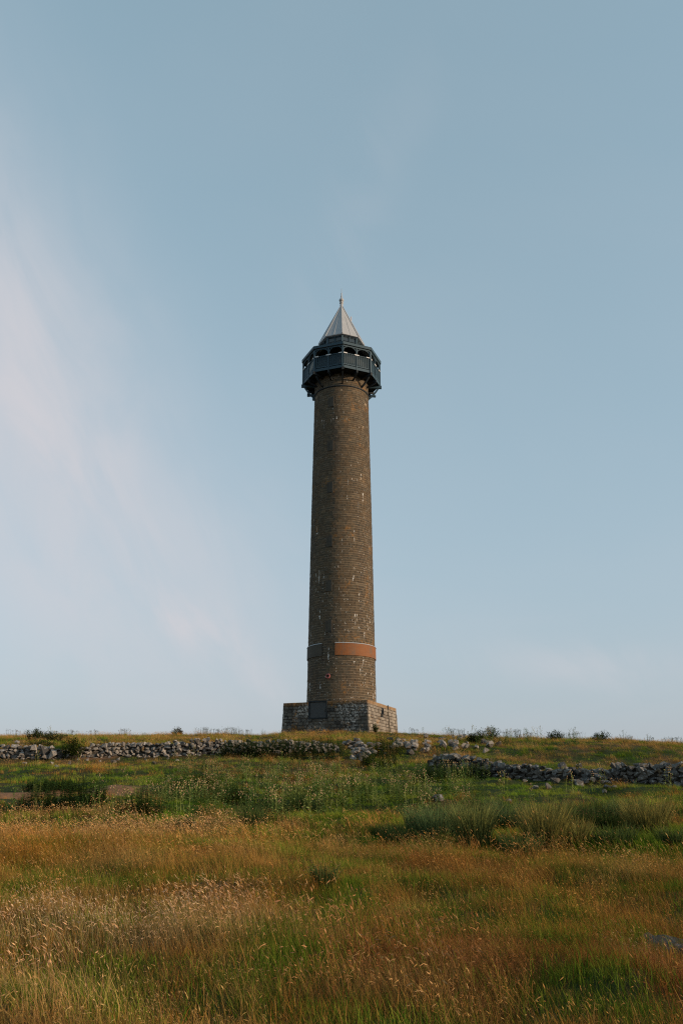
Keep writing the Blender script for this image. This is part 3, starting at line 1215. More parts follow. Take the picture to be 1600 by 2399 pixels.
def drystone(name, label, pts, pool, mat, wmin, wmax, course, seed, thick=.55, big=(), gaps=()):
    """pts: (x, y, top z) along the wall, left to right"""
    rr = random.Random(seed)
    xs = [p[0] for p in pts]
    L = [0.0]
    for a, b_ in zip(pts, pts[1:]):
        L.append(L[-1] + math.hypot(b_[0] - a[0], b_[1] - a[1]))
    f = lambda s, k: float(np.interp(s, L, [p[k] for p in pts]))
    mid = len(pts) // 2
    org = Vector((f(L[-1] / 2, 0), f(L[-1] / 2, 1), gz(f(L[-1] / 2, 0), f(L[-1] / 2, 1))))
    root = empty(name, org)
    tag(root, label, "wall", kind="thing")
    core = MB()
    n = 60
    for i in range(n):
        s0, s1 = L[-1] * i / n, L[-1] * (i + 1) / n
        q = []
        for s in (s0, s1):
            x, y = f(s, 0), f(s, 1)
            t = f(s, 2) - .16
            g = gz(x, y)
            t = max(t, g + .02)
            q.append((Vector((x, y + .10, g - .4)) - org, Vector((x, y + .16, t)) - org, Vector((x, y + thick - .1, t)) - org, Vector((x, y + thick - .1, g - .4)) - org))
        for k in range(3):
            core.quad(q[0][k], q[1][k], q[1][k + 1], q[0][k + 1])
    core.build('rubble_core', M['earth_fill'], root, color=False)
    back = MB()
    count = 0
    put = []
    row = 0
    z_off = -.10
    maxh = max(p[2] - gz(p[0], p[1]) for p in pts)
    while z_off < maxh:
        hrow = course * rr.uniform(.85, 1.2)
        s = rr.uniform(0, .2)
        while s < L[-1]:
            w_ = rr.uniform(wmin, wmax) * (1.15 if row == 0 else 1)
            x, y = f(s + w_ / 2, 0), f(s + w_ / 2, 1)
            g = gz(x, y - .1)
            room = f(s + w_ / 2, 2) - g
            hh = hrow * rr.uniform(.8, 1.35)
            if z_off + hh * .55 <= room:
                top = z_off + hrow * 1.4 > room
                if top:
                    hh = min(hh * 1.15, max(room - z_off + .05, hh * .7))
                sz = (w_ * .57, rr.uniform(.16, .27), hh * .58)
                loc = Vector((x + rr.uniform(-.03, .03), y + .12 + rr.uniform(-.09, .07), g + z_off + hh / 2 + rr.uniform(-.03, .03))) - org
                rot = (rr.uniform(-.35, .35), rr.uniform(-.3, .3) * (1.6 if top else 1), rr.uniform(-.5, .5))
                put.append((loc, sz, rot, rr.choice(pool)))
                count += 1
                if rr.random() < .5:
                    me = rr.choice(pool)
                    mt = Matrix.Translation(loc + Vector((rr.uniform(-.1, .1), thick - .15, 0))) @ Euler(rot).to_matrix().to_4x4() @ Matrix.Diagonal((sz[0] * 1.3, sz[1] * 1.2, sz[2] * 1.1, 1))
                    k0 = len(back.v)
                    back.v.extend([tuple(mt @ v.co) for v in me.vertices])
                    for p in me.polygons:
                        back.f.append(tuple(k0 + i for i in p.vertices))
                        back.c.append((1, 1, 1))
            s += w_ * rr.uniform(.92, 1.02)
        z_off += hrow * .92
        row += 1
    def shows(t):
        x, y = t[0].x + org.x, t[0].y + org.y
        return (abs(x) < .405 * y) * 10 + t[1][0] * t[1][2]
    put.sort(key=shows, reverse=True)
    for loc, sz, rot, me in put[:285]:
        stone(root, me, loc, sz, rot)
    small = MB()
    for loc, sz, rot, me in put[285:]:
        mt = Matrix.Translation(loc) @ Euler(rot).to_matrix().to_4x4() @ Matrix.Diagonal((sz[0], sz[1], sz[2], 1))
        k0 = len(small.v)
        small.v.extend([tuple(mt @ v.co) for v in me.vertices])
        for p in me.polygons:
            small.f.append(tuple(k0 + i for i in p.vertices))
            small.c.append((1, 1, 1))
    if small.f:
        tag(small.build('smaller_stones', mat, root, color=False), kind='stuff')
    tag(back.build('far_face_stones', mat, root, color=False), kind='stuff')
    for (bx, by, bw, bh) in big:        # the outstanding large stones
        d = float(np.interp(at_dist(bx, by, pts[0][1]).x, xs, [p[1] for p in pts]))
        c = at_dist(bx, by, d - .12)
        stone(root, rr.choice(pool), c - org, (bw * d / 3850., .26, bh * d / 3850.), (rr.uniform(-.1, .1), rr.uniform(-.35, .35), rr.uniform(-.2, .2)))
        count += 1
    return root, count


def wall_pts(lst):
    out = []
    for px, top, d in lst:
        p = at_dist(px, top, d)
        out.append((p.x, p.y, p.z))
    return out


lw = wall_pts([(-260, 1748, 52.5), (-60, 1748, 52.0), (0, 1747, 51.8), (60, 1747, 51.7), (118, 1746, 51.6), (133, 1757, 51.7), (180, 1764, 51.9), (192, 1754, 52.0), (212, 1742, 52.2),
               (300, 1742, 52.7), (350, 1741, 52.7), (390, 1738, 52.6), (450, 1734, 52.6), (470, 1730, 52.7), (515, 1732, 53.0), (560, 1735, 53.3),
               (600, 1735, 53.5), (650, 1735, 53.6), (700, 1737, 53.8), (735, 1737, 53.9), (760, 1742, 54), (793, 1744, 54.2)])
_, nl = drystone('drystone_wall', 'long pale grey drystone wall running left from below the tower', lw, POOL, M['boulder'], .17, .38, .185, 4, big=(
    (102, 1759, 26, 22), (80, 1755, 19, 21), (125, 1768, 18, 24), (165, 1769, 14, 12), (462, 1738, 10, 16), (490, 1753, 21, 10), (108, 1773, 19, 10)))
rw = wall_pts([(1003, 1773, 46.5), (1030, 1772, 46.2), (1045, 1766, 46), (1090, 1771, 45.5), (1140, 1780, 45), (1180, 1787, 44.5), (1200, 1795, 44), (1222, 1791, 43.8), (1245, 1793, 43.5), (1268, 1797, 43),
               (1290, 1801, 42.8), (1330, 1798, 42.5), (1360, 1801, 42.2), (1395, 1801, 42), (1420, 1799, 41.8), (1440, 1789, 41.5), (1500, 1790, 41), (1550, 1792, 40.8),
               (1570, 1789, 40.5), (1600, 1790, 40.2), (1700, 1790, 39.5), (1860, 1790, 39)])
_, nr = drystone('drystone_wall', 'dark lichened drystone wall with a tumbled low middle at the right', rw, POOLD, M['dark_boulder'], .22, .50, .225, 9, thick=.7, big=(
    (1043, 1774, 18, 16), (1058, 1772, 18, 13), (1212, 1800, 13, 12), (1238, 1797, 12, 13), (1170, 1792, 12, 12), (1450, 1797, 15, 11), (1472, 1800, 16, 12), (1500, 1803, 12, 13),
    (1520, 1810, 14, 13), (1565, 1800, 15, 14), (1330, 1806, 18, 10)))


def rubble(name, label, spots, pool, seed, lift=0.0):
    """spots: (px, py, radius px, count, size m)"""
    rr = random.Random(seed)
    c0 = on_ground(spots[0][0], spots[0][1])
    root = empty(name, c0)
    tag(root, label, 'rubble')
    for px, py, rad, cnt, sz in spots:
        for _ in range(cnt):
            p = on_ground(px + rr.gauss(0, rad * .5), py + rr.gauss(0, rad * .22))
            s = sz * rr.uniform(.6, 1.25)
            p.z += rr.uniform(-.03, .4) * lift + s * .25
            stone(root, rr.choice(pool), p - c0, (s * .62, s * .5, s * .4), (rr.uniform(-.5, .5), rr.uniform(-.5, .5), rr.uniform(0, 6)))
    return root


rubble('rubble_pile', 'tumbled heap of pale stones at the broken right end of the long wall', [(848, 1768, 30, 13, .38), (838, 1764, 24, 10, .36), (845, 1780, 24, 10, .34), (872, 1773, 36, 9, .32), (823, 1752, 26, 7, .38), (858, 1754, 24, 7, .38)], POOL, 21, lift=1.0)
rubble('rubble_pile', 'loose pale stones scattered on the grass bank right of the tower base', [(950, 1749, 34, 16, .42), (935, 1742, 24, 8, .35), (975, 1752, 36, 12, .4), (1000, 1741, 50, 9, .4), (1037, 1747, 30, 9, .42), (1065, 1750, 24, 8, .42), (1060, 1737, 40, 5, .35), (1075, 1733, 16, 3, .5),
                                                                                              (1110, 1749, 40, 6, .38), (1150, 1745, 20, 4, .5), (1125, 1737, 24, 3, .4)], POOL, 22, lift=.25)
rubble('rubble_pile', 'flat fallen stones half sunk in turf below the tumbled wall gap', [(1345, 1832, 60, 9, .42), (1300, 1822, 60, 8, .4), (1390, 1833, 50, 6, .4), (1240, 1818, 40, 6, .42)], POOLD, 23, lift=0.1)
rubble('rubble_strip', 'thin spill of pale rubble on bare soil at the long wall foot', [(230, 1774, 80, 14, .25), (150, 1779, 60, 10, .25), (300, 1769, 60, 8, .25), (40, 1776, 60, 7, .25), (400, 1769, 90, 9, .25)], POOL, 24, lift=0)


def field_stone(px, py, w_, h_, label, pool, seed, name='stone', rot=None):
    c = on_ground(px, py)
    k = c.y / 1900.
    rr = random.Random(seed)
    o = bpy.data.objects.new(name, hull_mesh(name, seed, M[pool], 22, power=2.3))
    C.objects.link(o)
    s = (w_ * k * .5, w_ * k * .42, h_ * k * .55)
    o.location = (c.x, c.y, c.z + s[2] * .45)
    o.rotation_euler = rot or (rr.uniform(-.15, .15), rr.uniform(-.15, .15), rr.uniform(-.6, .6))
    o.scale = s
    tag(o, label, 'stone')
    return o


field_stone(1024, 1876, 32, 19, 'rounded pale boulder alone in green turf below the right wall', 'dark_boulder', 41, 'boulder')
field_stone(1190, 1880, 20, 9, 'low brown stone sunk in grass right of the rounded boulder', 'dark_boulder', 42)
field_stone(1418, 1836, 28, 9, 'flat slab lying under the low end of the dark wall', 'boulder', 43)
field_stone(1440, 1846, 18, 9, 'smaller flat stone lying just right of the flat slab', 'boulder', 44)
field_stone(1415, 1858, 12, 10, 'small upright stone in the rough grass below the flat slab', 'dark_boulder', 45)
field_stone(338, 1921, 14, 6, 'tiny pale stone at the edge of golden grass, far left', 'boulder', 46)
oc = field_stone(1578, 2240, 120, 52, 'mossy grey rock outcrop half buried in brown grass at the right edge', 'mossy_rock', 47, 'rock_outcrop')
field_stone(1520, 2215, 36, 30, 'small grey rock beside the mossy outcrop', 'mossy_rock', 48, 'rock')

# ------------------------------------------------------------------ plants
def lerp3(a, b, t):
    return tuple(a[i] + (b[i] - a[i]) * t for i in range(3))


def blade(m, base, h, lean, az_, w_, c0, c1, rr, seg=3, droop=1.0):
    """curved grass blade of seg pieces ending in a point"""
    dx, dy = math.cos(az_), math.sin(az_)
    fx, fy = -dy, dx
    tw = rr.uniform(0, PI)
    sx, sy = math.cos(tw), math.sin(tw)
    prev = None
    for i in range(seg + 1):
        t = i / seg
        off = lean * t ** (1.6 + .4 * droop)
        p = Vector((base[0] + dx * off, base[1] + dy * off, base[2] + h * (t - .12 * droop * (lean / max(h, .01)) * t * t)))
        ww = w_ * (1 - t) ** .7 * .5
        a = p + Vector((sx * ww, sy * ww, 0))
        b_ = p - Vector((sx * ww, sy * ww, 0))
        if prev is not None:
            m.cur = lerp3(c0, c1, t)
            if i == seg:
                m.quad(prev[0], prev[1], p)
            else:
                m.quad(prev[0], prev[1], b_, a)
        prev = (a, b_)
    return p


def spindle(m, p, d, L, r, col, n=3):
    d = d.normalized()
    s = d.cross(Vector((.3, .2, 1))).normalized()
    u = s.cross(d)
    m.cur = col
    k = len(m.v)
    m.v.append(tuple(p))
    m.v.append(tuple(p + d * L))
    for j in range(n):
        t = 2 * PI * j / n
        m.v.append(tuple(p + d * L * .45 + (s * math.cos(t) + u * math.sin(t)) * r))
    for j in range(n):
        a, b_ = k + 2 + j, k + 2 + (j + 1) % n
        m.f.append((k, b_, a))
        m.f.append((k + 1, a, b_))
        m.c += [col, col]


WIND = PI          # stems lean to the left of the picture


def tuft_seed(seed, n=14, h=.55, hl=.042, hr=.0037, wide=1.0, base_n=14, spread=.17, nod=1.0):
    """dry stalks bent by the wind, each ending in a slim seed head, over a few basal blades"""
    rr = random.Random(seed)
    m = MB()
    for _ in range(base_n):
        b_ = (rr.gauss(0, spread), rr.gauss(0, spread), -.03)
        blade(m, b_, rr.uniform(.16, .38) * h / .55, rr.uniform(.05, .22), rr.uniform(0, 6.28), .006 * wide, (.7, .9, .5), (.95, 1.0, .8), rr, 3)
    for _ in range(n):
        b_ = Vector((rr.gauss(0, spread), rr.gauss(0, spread), -.03))
        hh = h * rr.uniform(.62, 1.18)
        a = WIND + rr.gauss(0, .6)
        ln = hh * rr.uniform(.15, .6)
        tip = blade(m, b_, hh, ln, a, .0036 * wide, (.8, .85, .6), (1.0, .95, .8), rr, 3, .6)
        slope = hh / max(ln, .02) * rr.uniform(.15, .6) * (1.0 if rr.random() < .75 else -.3)
        d = Vector((math.cos(a), math.sin(a), min(slope, 2.5)))
        q = rr.uniform(.8, 1.25)
        L = hl * rr.uniform(.6, 1.4)
        col = (1.5 * q, 1.5 * q, 1.7 * q)
        p0 = tip - d.normalized() * .012
        r_ = hr * wide * rr.uniform(.7, 1.3)
        spindle(m, p0, d, L, r_, col)
        if rr.random() < .35 * nod:
            spindle(m, p0 + d.normalized() * L * .7, d + Vector((0, 0, -.6)), L * .6, r_ * .8, col)
    return m


def tuft_blades(seed, n=26, h=.34, spread=.15, w_=.008, c0=(.6, .72, .6), c1=(1.35, 1.22, 1.1), lean=.5, seg=3, wind=.5):
    rr = random.Random(seed)
    m = MB()
    for _ in range(n):
        b_ = (rr.gauss(0, spread), rr.gauss(0, spread), -.03)
        hh = h * rr.uniform(.5, 1.2)
        a = WIND + rr.gauss(0, 1.2) if rr.random() < wind else rr.uniform(0, 6.28)
        q = rr.uniform(.8, 1.2)
        blade(m, b_, hh, hh * rr.uniform(.1, lean * 1.4), a, w_ * rr.uniform(.7, 1.3), tuple(x * q for x in c0), tuple(x * q for x in c1), rr, seg)
    return m


def tuft_bent(seed, n=20, h=.45, wide=1.0):
    """fine stems with airy open panicles"""
    rr = random.Random(seed)
    m = MB()
    for _ in range(n):
        b_ = Vector((rr.gauss(0, .16), rr.gauss(0, .16), -.03))
        hh = h * rr.uniform(.6, 1.15)
        a = WIND + rr.gauss(0, .9)
        tip = blade(m, b_, hh, hh * rr.uniform(.1, .45), a, .0035 * wide, (.8, .85, .7), (1, .9, .85), rr, 3, .6)
        for k in range(5):
            d = Vector((rr.gauss(0, .7) + math.cos(a) * .4, rr.gauss(0, .7), rr.uniform(.0, 1.0)))
            p = tip - Vector((0, 0, rr.uniform(0, .13))) + Vector((rr.gauss(0, .008), rr.gauss(0, .008), 0))
            spindle(m, p, d, rr.uniform(.02, .045), .0022 * wide, (1.15, 1.0, .95), 2 + 1)
    for _ in range(10):
        b_ = (rr.gauss(0, .15), rr.gauss(0, .15), -.03)
        blade(m, b_, rr.uniform(.12, .3), rr.uniform(.04, .16), rr.uniform(0, 6.28), .006 * wide, (.7, .9, .6), (.9, .95, .8), rr, 2)
    return m


def leaf(m, p, d, L, w_, col, up=None):
    d = d.normalized()
    s = d.cross(Vector((0, 0, 1)))
    s = s.normalized() if s.length > 1e-3 else Vector((1, 0, 0))
    mid = p + d * L * .45
    m.cur = col
    m.quad(p, mid + s * w_ * .5, p + d * L - Vector((0, 0, L * .12)), mid - s * w_ * .5)


def nettle_stem(m, b_, h, rr, c0, c1):
    tipo = Vector((rr.gauss(0, .06) - .03, rr.gauss(0, .06), h))
    m.cur = c0
    n0 = 9
    m.quad(b_ + Vector((-.005, 0, 0)), b_ + Vector((.005, 0, 0)), b_ + tipo + Vector((.003, 0, 0)), b_ + tipo - Vector((.003, 0, 0)))
    ph = rr.uniform(0, PI)
    for k in range(n0):
        t = .18 + .82 * k / (n0 - 1)
        p = b_ + tipo * t
        a = ph + (k % 2) * PI / 2
        L = .15 * (1.25 - .85 * t) * (1 if k else .8)
        q = rr.uniform(.75, 1.25)
        col = tuple(x * q for x in lerp3(c0, c1, t))
        for sg in (0, PI):
            leaf(m, p, Vector((math.cos(a + sg), math.sin(a + sg), .15 + .4 * t)), L, L * .55, col)


def thistle_stem(m, b_, h, rr, green=(.085, .115, .04), head=(.25, .17, .15)):
    ln = Vector((rr.gauss(-.05, .07), rr.gauss(0, .06), h))
    m.cur = green
    m.quad(b_ + Vector((-.006, 0, 0)), b_ + Vector((.006, 0, 0)), b_ + ln + Vector((.003, 0, 0)), b_ + ln - Vector((.003, 0, 0)))
    for k in range(9):
        t = .12 + .8 * k / 9
        a = k * 2.4 + rr.uniform(-.4, .4)
        L = .19 * (1.15 - .8 * t) * h / .8
        q = rr.uniform(.75, 1.3)
        leaf(m, b_ + ln * t, Vector((math.cos(a), math.sin(a), .55)), L, L * .38, tuple(x * q for x in green))
    for k in range(rr.randint(2, 5)):
        a = rr.uniform(0, 6.28)
        d = Vector((math.cos(a) * .6, math.sin(a) * .6, 1)).normalized()
        L = rr.uniform(.06, .16)
        p = b_ + ln * rr.uniform(.82, 1.0)
        m.cur = green
        m.quad(p, p + Vector((.004, 0, 0)), p + d * L + Vector((.003, 0, 0)), p + d * L)
        c = head if rr.random() < .5 else tuple(x * 1.2 for x in green)
        spindle(m, p + d * L, d, .05, .017, c, 4)


# --- instanced cover
src_col = bpy.data.collections.new('grass_sources')      # never linked: only feeds the instances below


def source(mbs, prefix, mat):
    out = []
    col = bpy.data.collections.new(prefix)
    for k, m in enumerate(mbs):
        o = bpy.data.objects.new('%s_%02d' % (prefix, k), m.mesh(prefix, mat))
        col.objects.link(o)
    return col


def scatter(name, col, P, idx, rz, sc, tint, label, cat, tilt=None):
    n = len(P)
    me = bpy.data.meshes.new(name)
    me.vertices.add(n)
    me.vertices.foreach_set('co', np.asarray(P, np.float32).ravel())
    a = me.attributes.new('pick', 'INT', 'POINT')
    a.data.foreach_set('value', np.asarray(idx, np.int32))
    a = me.attributes.new('turn', 'FLOAT_VECTOR', 'POINT')
    t = np.zeros((n, 3), np.float32)
    t[:, 2] = rz
    if tilt is not None:
        t[:, 0] = tilt[:, 0]
        t[:, 1] = tilt[:, 1]
    a.data.foreach_set('vector', t.ravel())
    a = me.attributes.new('size', 'FLOAT_VECTOR', 'POINT')
    s = np.asarray(sc, np.float32)
    if s.ndim == 1:
        s = np.repeat(s[:, None], 3, 1)
    a.data.foreach_set('vector', s.ravel())
    a = me.attributes.new('tint', 'FLOAT_COLOR', 'POINT')
    a.data.foreach_set('color', np.concatenate([tint, np.ones((n, 1))], 1).astype(np.float32).ravel())
    o = bpy.data.objects.new(name, me)
    C.objects.link(o)
    ng = bpy.data.node_groups.new(name + '_spread', 'GeometryNodeTree')
    ng.interface.new_socket('Geometry', in_out='INPUT', socket_type='NodeSocketGeometry')
    ng.interface.new_socket('Geometry', in_out='OUTPUT', socket_type='NodeSocketGeometry')
    gi, go = ng.nodes.new('NodeGroupInput'), ng.nodes.new('NodeGroupOutput')
    ci = ng.nodes.new('GeometryNodeCollectionInfo')
    ci.inputs['Collection'].default_value = col
    ci.inputs['Separate Children'].default_value = True
    ci.inputs['Reset Children'].default_value = True
    ip = ng.nodes.new('GeometryNodeInstanceOnPoints')
    ip.inputs['Pick Instance'].default_value = True

    def named(nm, typ):
        x = ng.nodes.new('GeometryNodeInputNamedAttribute')
        x.data_type = typ
        x.inputs['Name'].default_value = nm
        return x.outputs['Attribute']
    L = ng.links.new
    L(gi.outputs[0], ip.inputs['Points'])
    L(ci.outputs[0], ip.inputs['Instance'])
    L(named('pick', 'INT'), ip.inputs['Instance Index'])
    e2r = ng.nodes.new('FunctionNodeEulerToRotation')
    L(named('turn', 'FLOAT_VECTOR'), e2r.inputs[0])
    L(e2r.outputs[0], ip.inputs['Rotation'])
    L(named('size', 'FLOAT_VECTOR'), ip.inputs['Scale'])
    L(ip.outputs[0], go.inputs[0])
    md = o.modifiers.new('spread', 'NODES')
    md.node_group = ng
    tag(o, label, cat, kind='stuff')
    return o


OUTC = on_ground(1575, 2236)


def keep_off(x, y):
    """True where grass may stand: not inside the tower base or the walls"""
    ca, sa = math.cos(R(21.2)), math.sin(R(21.2))
    dx, dy = x - TX, y - TY
    u, v = dx * ca - dy * sa, dx * sa + dy * ca
    ok = ~((np.abs(u) < 4.05) & (np.abs(v) < 4.05))
    for w_, th in ((lw, .5), (rw, .65)):
        xs = [p[0] for p in w_]
        yw = np.interp(x, xs, [p[1] for p in w_])
        ok &= ~((x > xs[0]) & (x < xs[-1]) & (y > yw - .12) & (y < yw + th))
    ok &= np.hypot(x - OUTC[0], (y - OUTC[1])) > .22
    return ok


def spread_points(ngen, rng):
    """random points of the hillside round the view, denser near the viewer"""
    y = 2.2 + (92 - 2.2) * rng.random(ngen)
    half = .47 * y + 5
    x = (rng.random(ngen) * 2 - 1) * half
    return x, y


def points_with_density(dens, rng, y0=2.2, y1=92, xm=.47, xe=4.0):
    """dens(y) tufts per square metre"""
    ys = np.linspace(y0, y1, 600)
    wgt = np.array([dens(t) for t in ys]) * 2 * (xm * ys + xe)
    tot = float((wgt[1:] + wgt[:-1]).sum() * .5 * (ys[1] - ys[0]))
    n = int(tot)
    cdf = np.cumsum(wgt)
    cdf /= cdf[-1]
    y = np.interp(rng.random(n), cdf, ys)
    x = (rng.random(n) * 2 - 1) * (xm * y + xe)
    return x, y


def make_grass():
    rng = np.random.default_rng(3)
    # index: 0-3 seed heads near, 4-5 fine bent, 6-8 blades, 9-10 short turf, 11-13 far seed heads (broader), 14-15 thin dry blades, 16-17 far blades
    src = [tuft_seed(1, h=.44), tuft_seed(2, n=14, h=.5), tuft_seed(3, n=12, h=.4, nod=1.4), tuft_seed(4, n=18, h=.46, hl=.036, hr=.0033),
           tuft_bent(5, h=.36), tuft_bent(6, n=24, h=.42),
           tuft_blades(7, h=.28, n=34, w_=.0065), tuft_blades(8, n=36, h=.34, w_=.006), tuft_blades(9, n=34, h=.22, w_=.0065),
           tuft_blades(10, n=34, h=.13, w_=.008, spread=.17), tuft_blades(11, n=30, h=.18, w_=.008, spread=.17),
           tuft_seed(12, n=18, wide=1.8, h=.42, spread=.22, base_n=22, nod=.3), tuft_seed(13, n=16, wide=1.8, h=.36, spread=.22, base_n=22, nod=.3), tuft_seed(14, n=12, wide=1.8, h=.42, spread=.22, base_n=24, nod=.3),
           tuft_blades(17, n=56, h=.34, w_=.0045, lean=.6, wind=.7), tuft_blades(18, n=60, h=.26, w_=.0045, lean=.7, wind=.6), tuft_blades(15, n=34, h=.34, w_=.016, spread=.22), tuft_blades(16, n=34, h=.24, w_=.016, spread=.24)]
    col = source(src, 'tuft', M['grass'])
    dens = lambda t: float(np.interp(t, [2, 5, 9, 14, 22, 32, 50, 70, 92], [32, 62, 64, 50, 34, 20, 12, 10, 8]))
    x, y = points_with_density(dens, rng)
    g, r, p, s = fields(x, y)
    ok = keep_off(x, y) & (rng.random(len(x)) > s * .93)
    # thin, tussocky cover
    cl_ = fbm(x / .7, y / .7, 33, 3)
    ok &= rng.random(len(x)) < np.where(y < 26, .30 + 1.9 * (cl_ - .3), .55 + 1.1 * (cl_ - .3))
    x, y, g, r, p = x[ok], y[ok], g[ok], r[ok], p[ok]
    n = len(x)
    z = height(x, y)
    u = rng.random(n)
    far = y > 19
    isgreen = u < g
    pick = np.zeros(n, int)
    v = rng.random(n)
    # dry kinds
    nearseed = rng.integers(0, 4, n)
    bent = rng.integers(4, 6, n)
    farseed = rng.integers(11, 14, n)
    headp = np.clip(.32 + 1.0 * p - .25 * r, .08, .97)
    thin = rng.integers(14, 16, n)
    w2 = rng.random(n)
    pick = np.where(far, np.where(v < headp + .2, farseed, 16 + rng.integers(0, 2, n)), np.where(v < headp, nearseed, np.where(w2 < .68, thin, np.where(w2 < .86, bent, 6 + rng.integers(0, 3, n)))))
    gk = np.where(far, 16 + rng.integers(0, 2, n), np.where(w2 < .5, 6 + rng.integers(0, 3, n), thin))
    pick = np.where(isgreen, gk, pick)
    # some heads stand among the green too
    am = isgreen & (v > .90) & ~far
    pick = np.where(am, nearseed, pick)
    # short cropped turf on the upper slope
    turf = (y > 28) & (y < 52) & (rng.random(n) < .45 * np.clip(g * 1.3, 0, 1))
    pick = np.where(turf, 9 + rng.integers(0, 2, n), pick)
    straw = np.array([.34, .215, .075])
    gold = np.array([.30, .137, .028])
    rust = np.array([.19, .066, .022])
    pale = np.array([.46, .315, .175])
    gr1 = np.array([.050, .110, .009])
    gr2 = np.array([.165, .195, .030])
    k = np.clip(.5 + 2.2 * (fbm(x / 1.1, y / 1.4, 121, 3) - .5) + .35 * (rng.random(n) - .5) + .45 * (y > 46), 0, 1)[:, None]
    dryc = straw * k + gold * (1 - k)
    dryc = dryc + (rust - dryc) * np.clip(r * 1.1 * np.where(y > 46, .35, 1), 0, .9)[:, None]
    dryc = dryc + (pale - dryc) * np.clip(p * .8, 0, .8)[:, None]
    k = np.clip(.5 + 2.0 * (fbm(x / 1.3, y / 1.6, 131, 3) - .5) + .4 * (rng.random(n) - .5), 0, 1)[:, None]
    grc = gr1 * k + gr2 * (1 - k)
    grc = grc * np.where((y > 27) & (y < 52), 1.35, 1.0)[:, None]
    mixg = np.clip((g - u) * 2.0 + .2, 0, 1)[:, None]
    grc = (gr2 * 1.15) * (1 - mixg) + grc * mixg
    tint = np.where(isgreen[:, None], grc, dryc)
    tint = np.where(am[:, None], dryc * .9, tint)
    tint *= (.62 + .62 * rng.random(n))[:, None]
    tint *= 1 + .16 * (rng.random((n, 3)) - .5)
    tuc = fbm(x / .75, y / .75, 177, 2)[:, None]
    tint *= .72 + .56 * tuc
    shadec = np.clip(eval_blobs(HOLLOW_SHADE, x, y), 0, 1)[:, None]
    tint = tint * (1 - shadec) + np.array([[.035, .05, .012]]) * shadec  # pit shade painted into the grass tint
    sc = .75 + .5 * rng.random(n)
    sc *= np.interp(y, [2, 4, 7.5, 12, 24, 30, 50, 60, 92], [.36, .46, .76, .90, .95, .8, .7, .85, .95])
    tus = np.clip((fbm(x / .62, y / .62, 77, 2) - .3) / .42, 0, 1)
    tus2 = np.clip((fbm(x / 2.4, y / 2.0, 78, 2) - .28) / .45, 0, 1)
    sc *= np.where(y < 30, .36 + .66 * tus + .44 * tus2, .62 + .5 * tus2)
    in_hollow = eval_blobs(HOLLOW_SHADE, x, y)
    sc *= 1 - .6 * np.clip(in_hollow, 0, 1)
    bare = eval_blobs([(a_, b_ - .7, c_ * 1.15, d_ * 1.3, w_) for a_, b_, c_, d_, w_ in SOIL], x, y)
    sc *= 1 - .62 * np.clip(bare, 0, 1)
    foot = (y < np.interp(x, [q[0] for q in rw], [q[1] for q in rw])) & (y > np.interp(x, [q[0] for q in rw], [q[1] for q in rw]) - 1.3) & (x > rw[0][0])
    foot |= (y < np.interp(x, [q[0] for q in lw], [q[1] for q in lw])) & (y > np.interp(x, [q[0] for q in lw], [q[1] for q in lw]) - 1.5) & (x < lw[-1][0])
    sc *= np.where(foot, .5, 1.0)
    sc = np.where(isgreen & ~turf, sc * .85, sc * 1.05)
    rz = rng.normal(0, .45, n)
    P = np.stack([x, y, z], 1)
    print('grass tufts', n)
    # short growth and dead thatch between the taller tufts
    xu, yu = points_with_density(lambda t: float(np.interp(t, [2, 6, 14, 24, 30], [60, 78, 60, 34, 20])), rng, 2.2, 30)
    gu, ru, pu, su = fields(xu, yu)
    ku = keep_off(xu, yu) & (rng.random(len(xu)) > su * .95)
    xu, yu, gu, ru = xu[ku], yu[ku], gu[ku], ru[ku]
    m_ = len(xu)
    isg = (rng.random(m_) < .15 + .8 * gu)[:, None]
    q_ = rng.random(m_)[:, None]
    tu = np.where(isg, gr1 * q_ + gr2 * (1 - q_), (gold * q_ + straw * (1 - q_)) * .75)
    tu = np.where(isg, tu, tu + (rust - tu) * np.clip(ru, 0, .9)[:, None])
    tu = tu * (.6 + .6 * rng.random((m_, 1)))
    shade_u = np.clip(eval_blobs(HOLLOW_SHADE, xu, yu), 0, 1)[:, None]
    tu = tu * (1 - shade_u) + np.array([[.03, .045, .01]]) * shade_u  # pit shade painted into the undergrowth tint as well
    pu_ = np.where(rng.random(m_) < .5, 9 + rng.integers(0, 2, m_), np.where(rng.random(m_) < .6, 15, 8))
    su_ = np.where(pu_ >= 9, np.where(pu_ == 15, .42, .95), .55) * (.7 + .6 * rng.random(m_))
    P = np.concatenate([P, np.stack([xu, yu, height(xu, yu)], 1)])
    pick = np.concatenate([pick, pu_])
    rz = np.concatenate([rz, rng.uniform(-1.2, 1.2, m_)])
    sc = np.concatenate([sc, su_])
    tint = np.concatenate([tint, tu])
    y = np.concatenate([y, yu])
    print('under-growth', m_)
    fr = y < 30
    for name, msk, lab in (('meadow_grass', fr, 'long golden and green seeding grass over the foreground slope'), ('hill_grass', ~fr, 'shorter mixed grass covering the upper slope and the ridge')):
        scatter(name, col, P[msk], pick[msk], rz[msk], sc[msk], tint[msk], lab, 'grass')


make_grass()


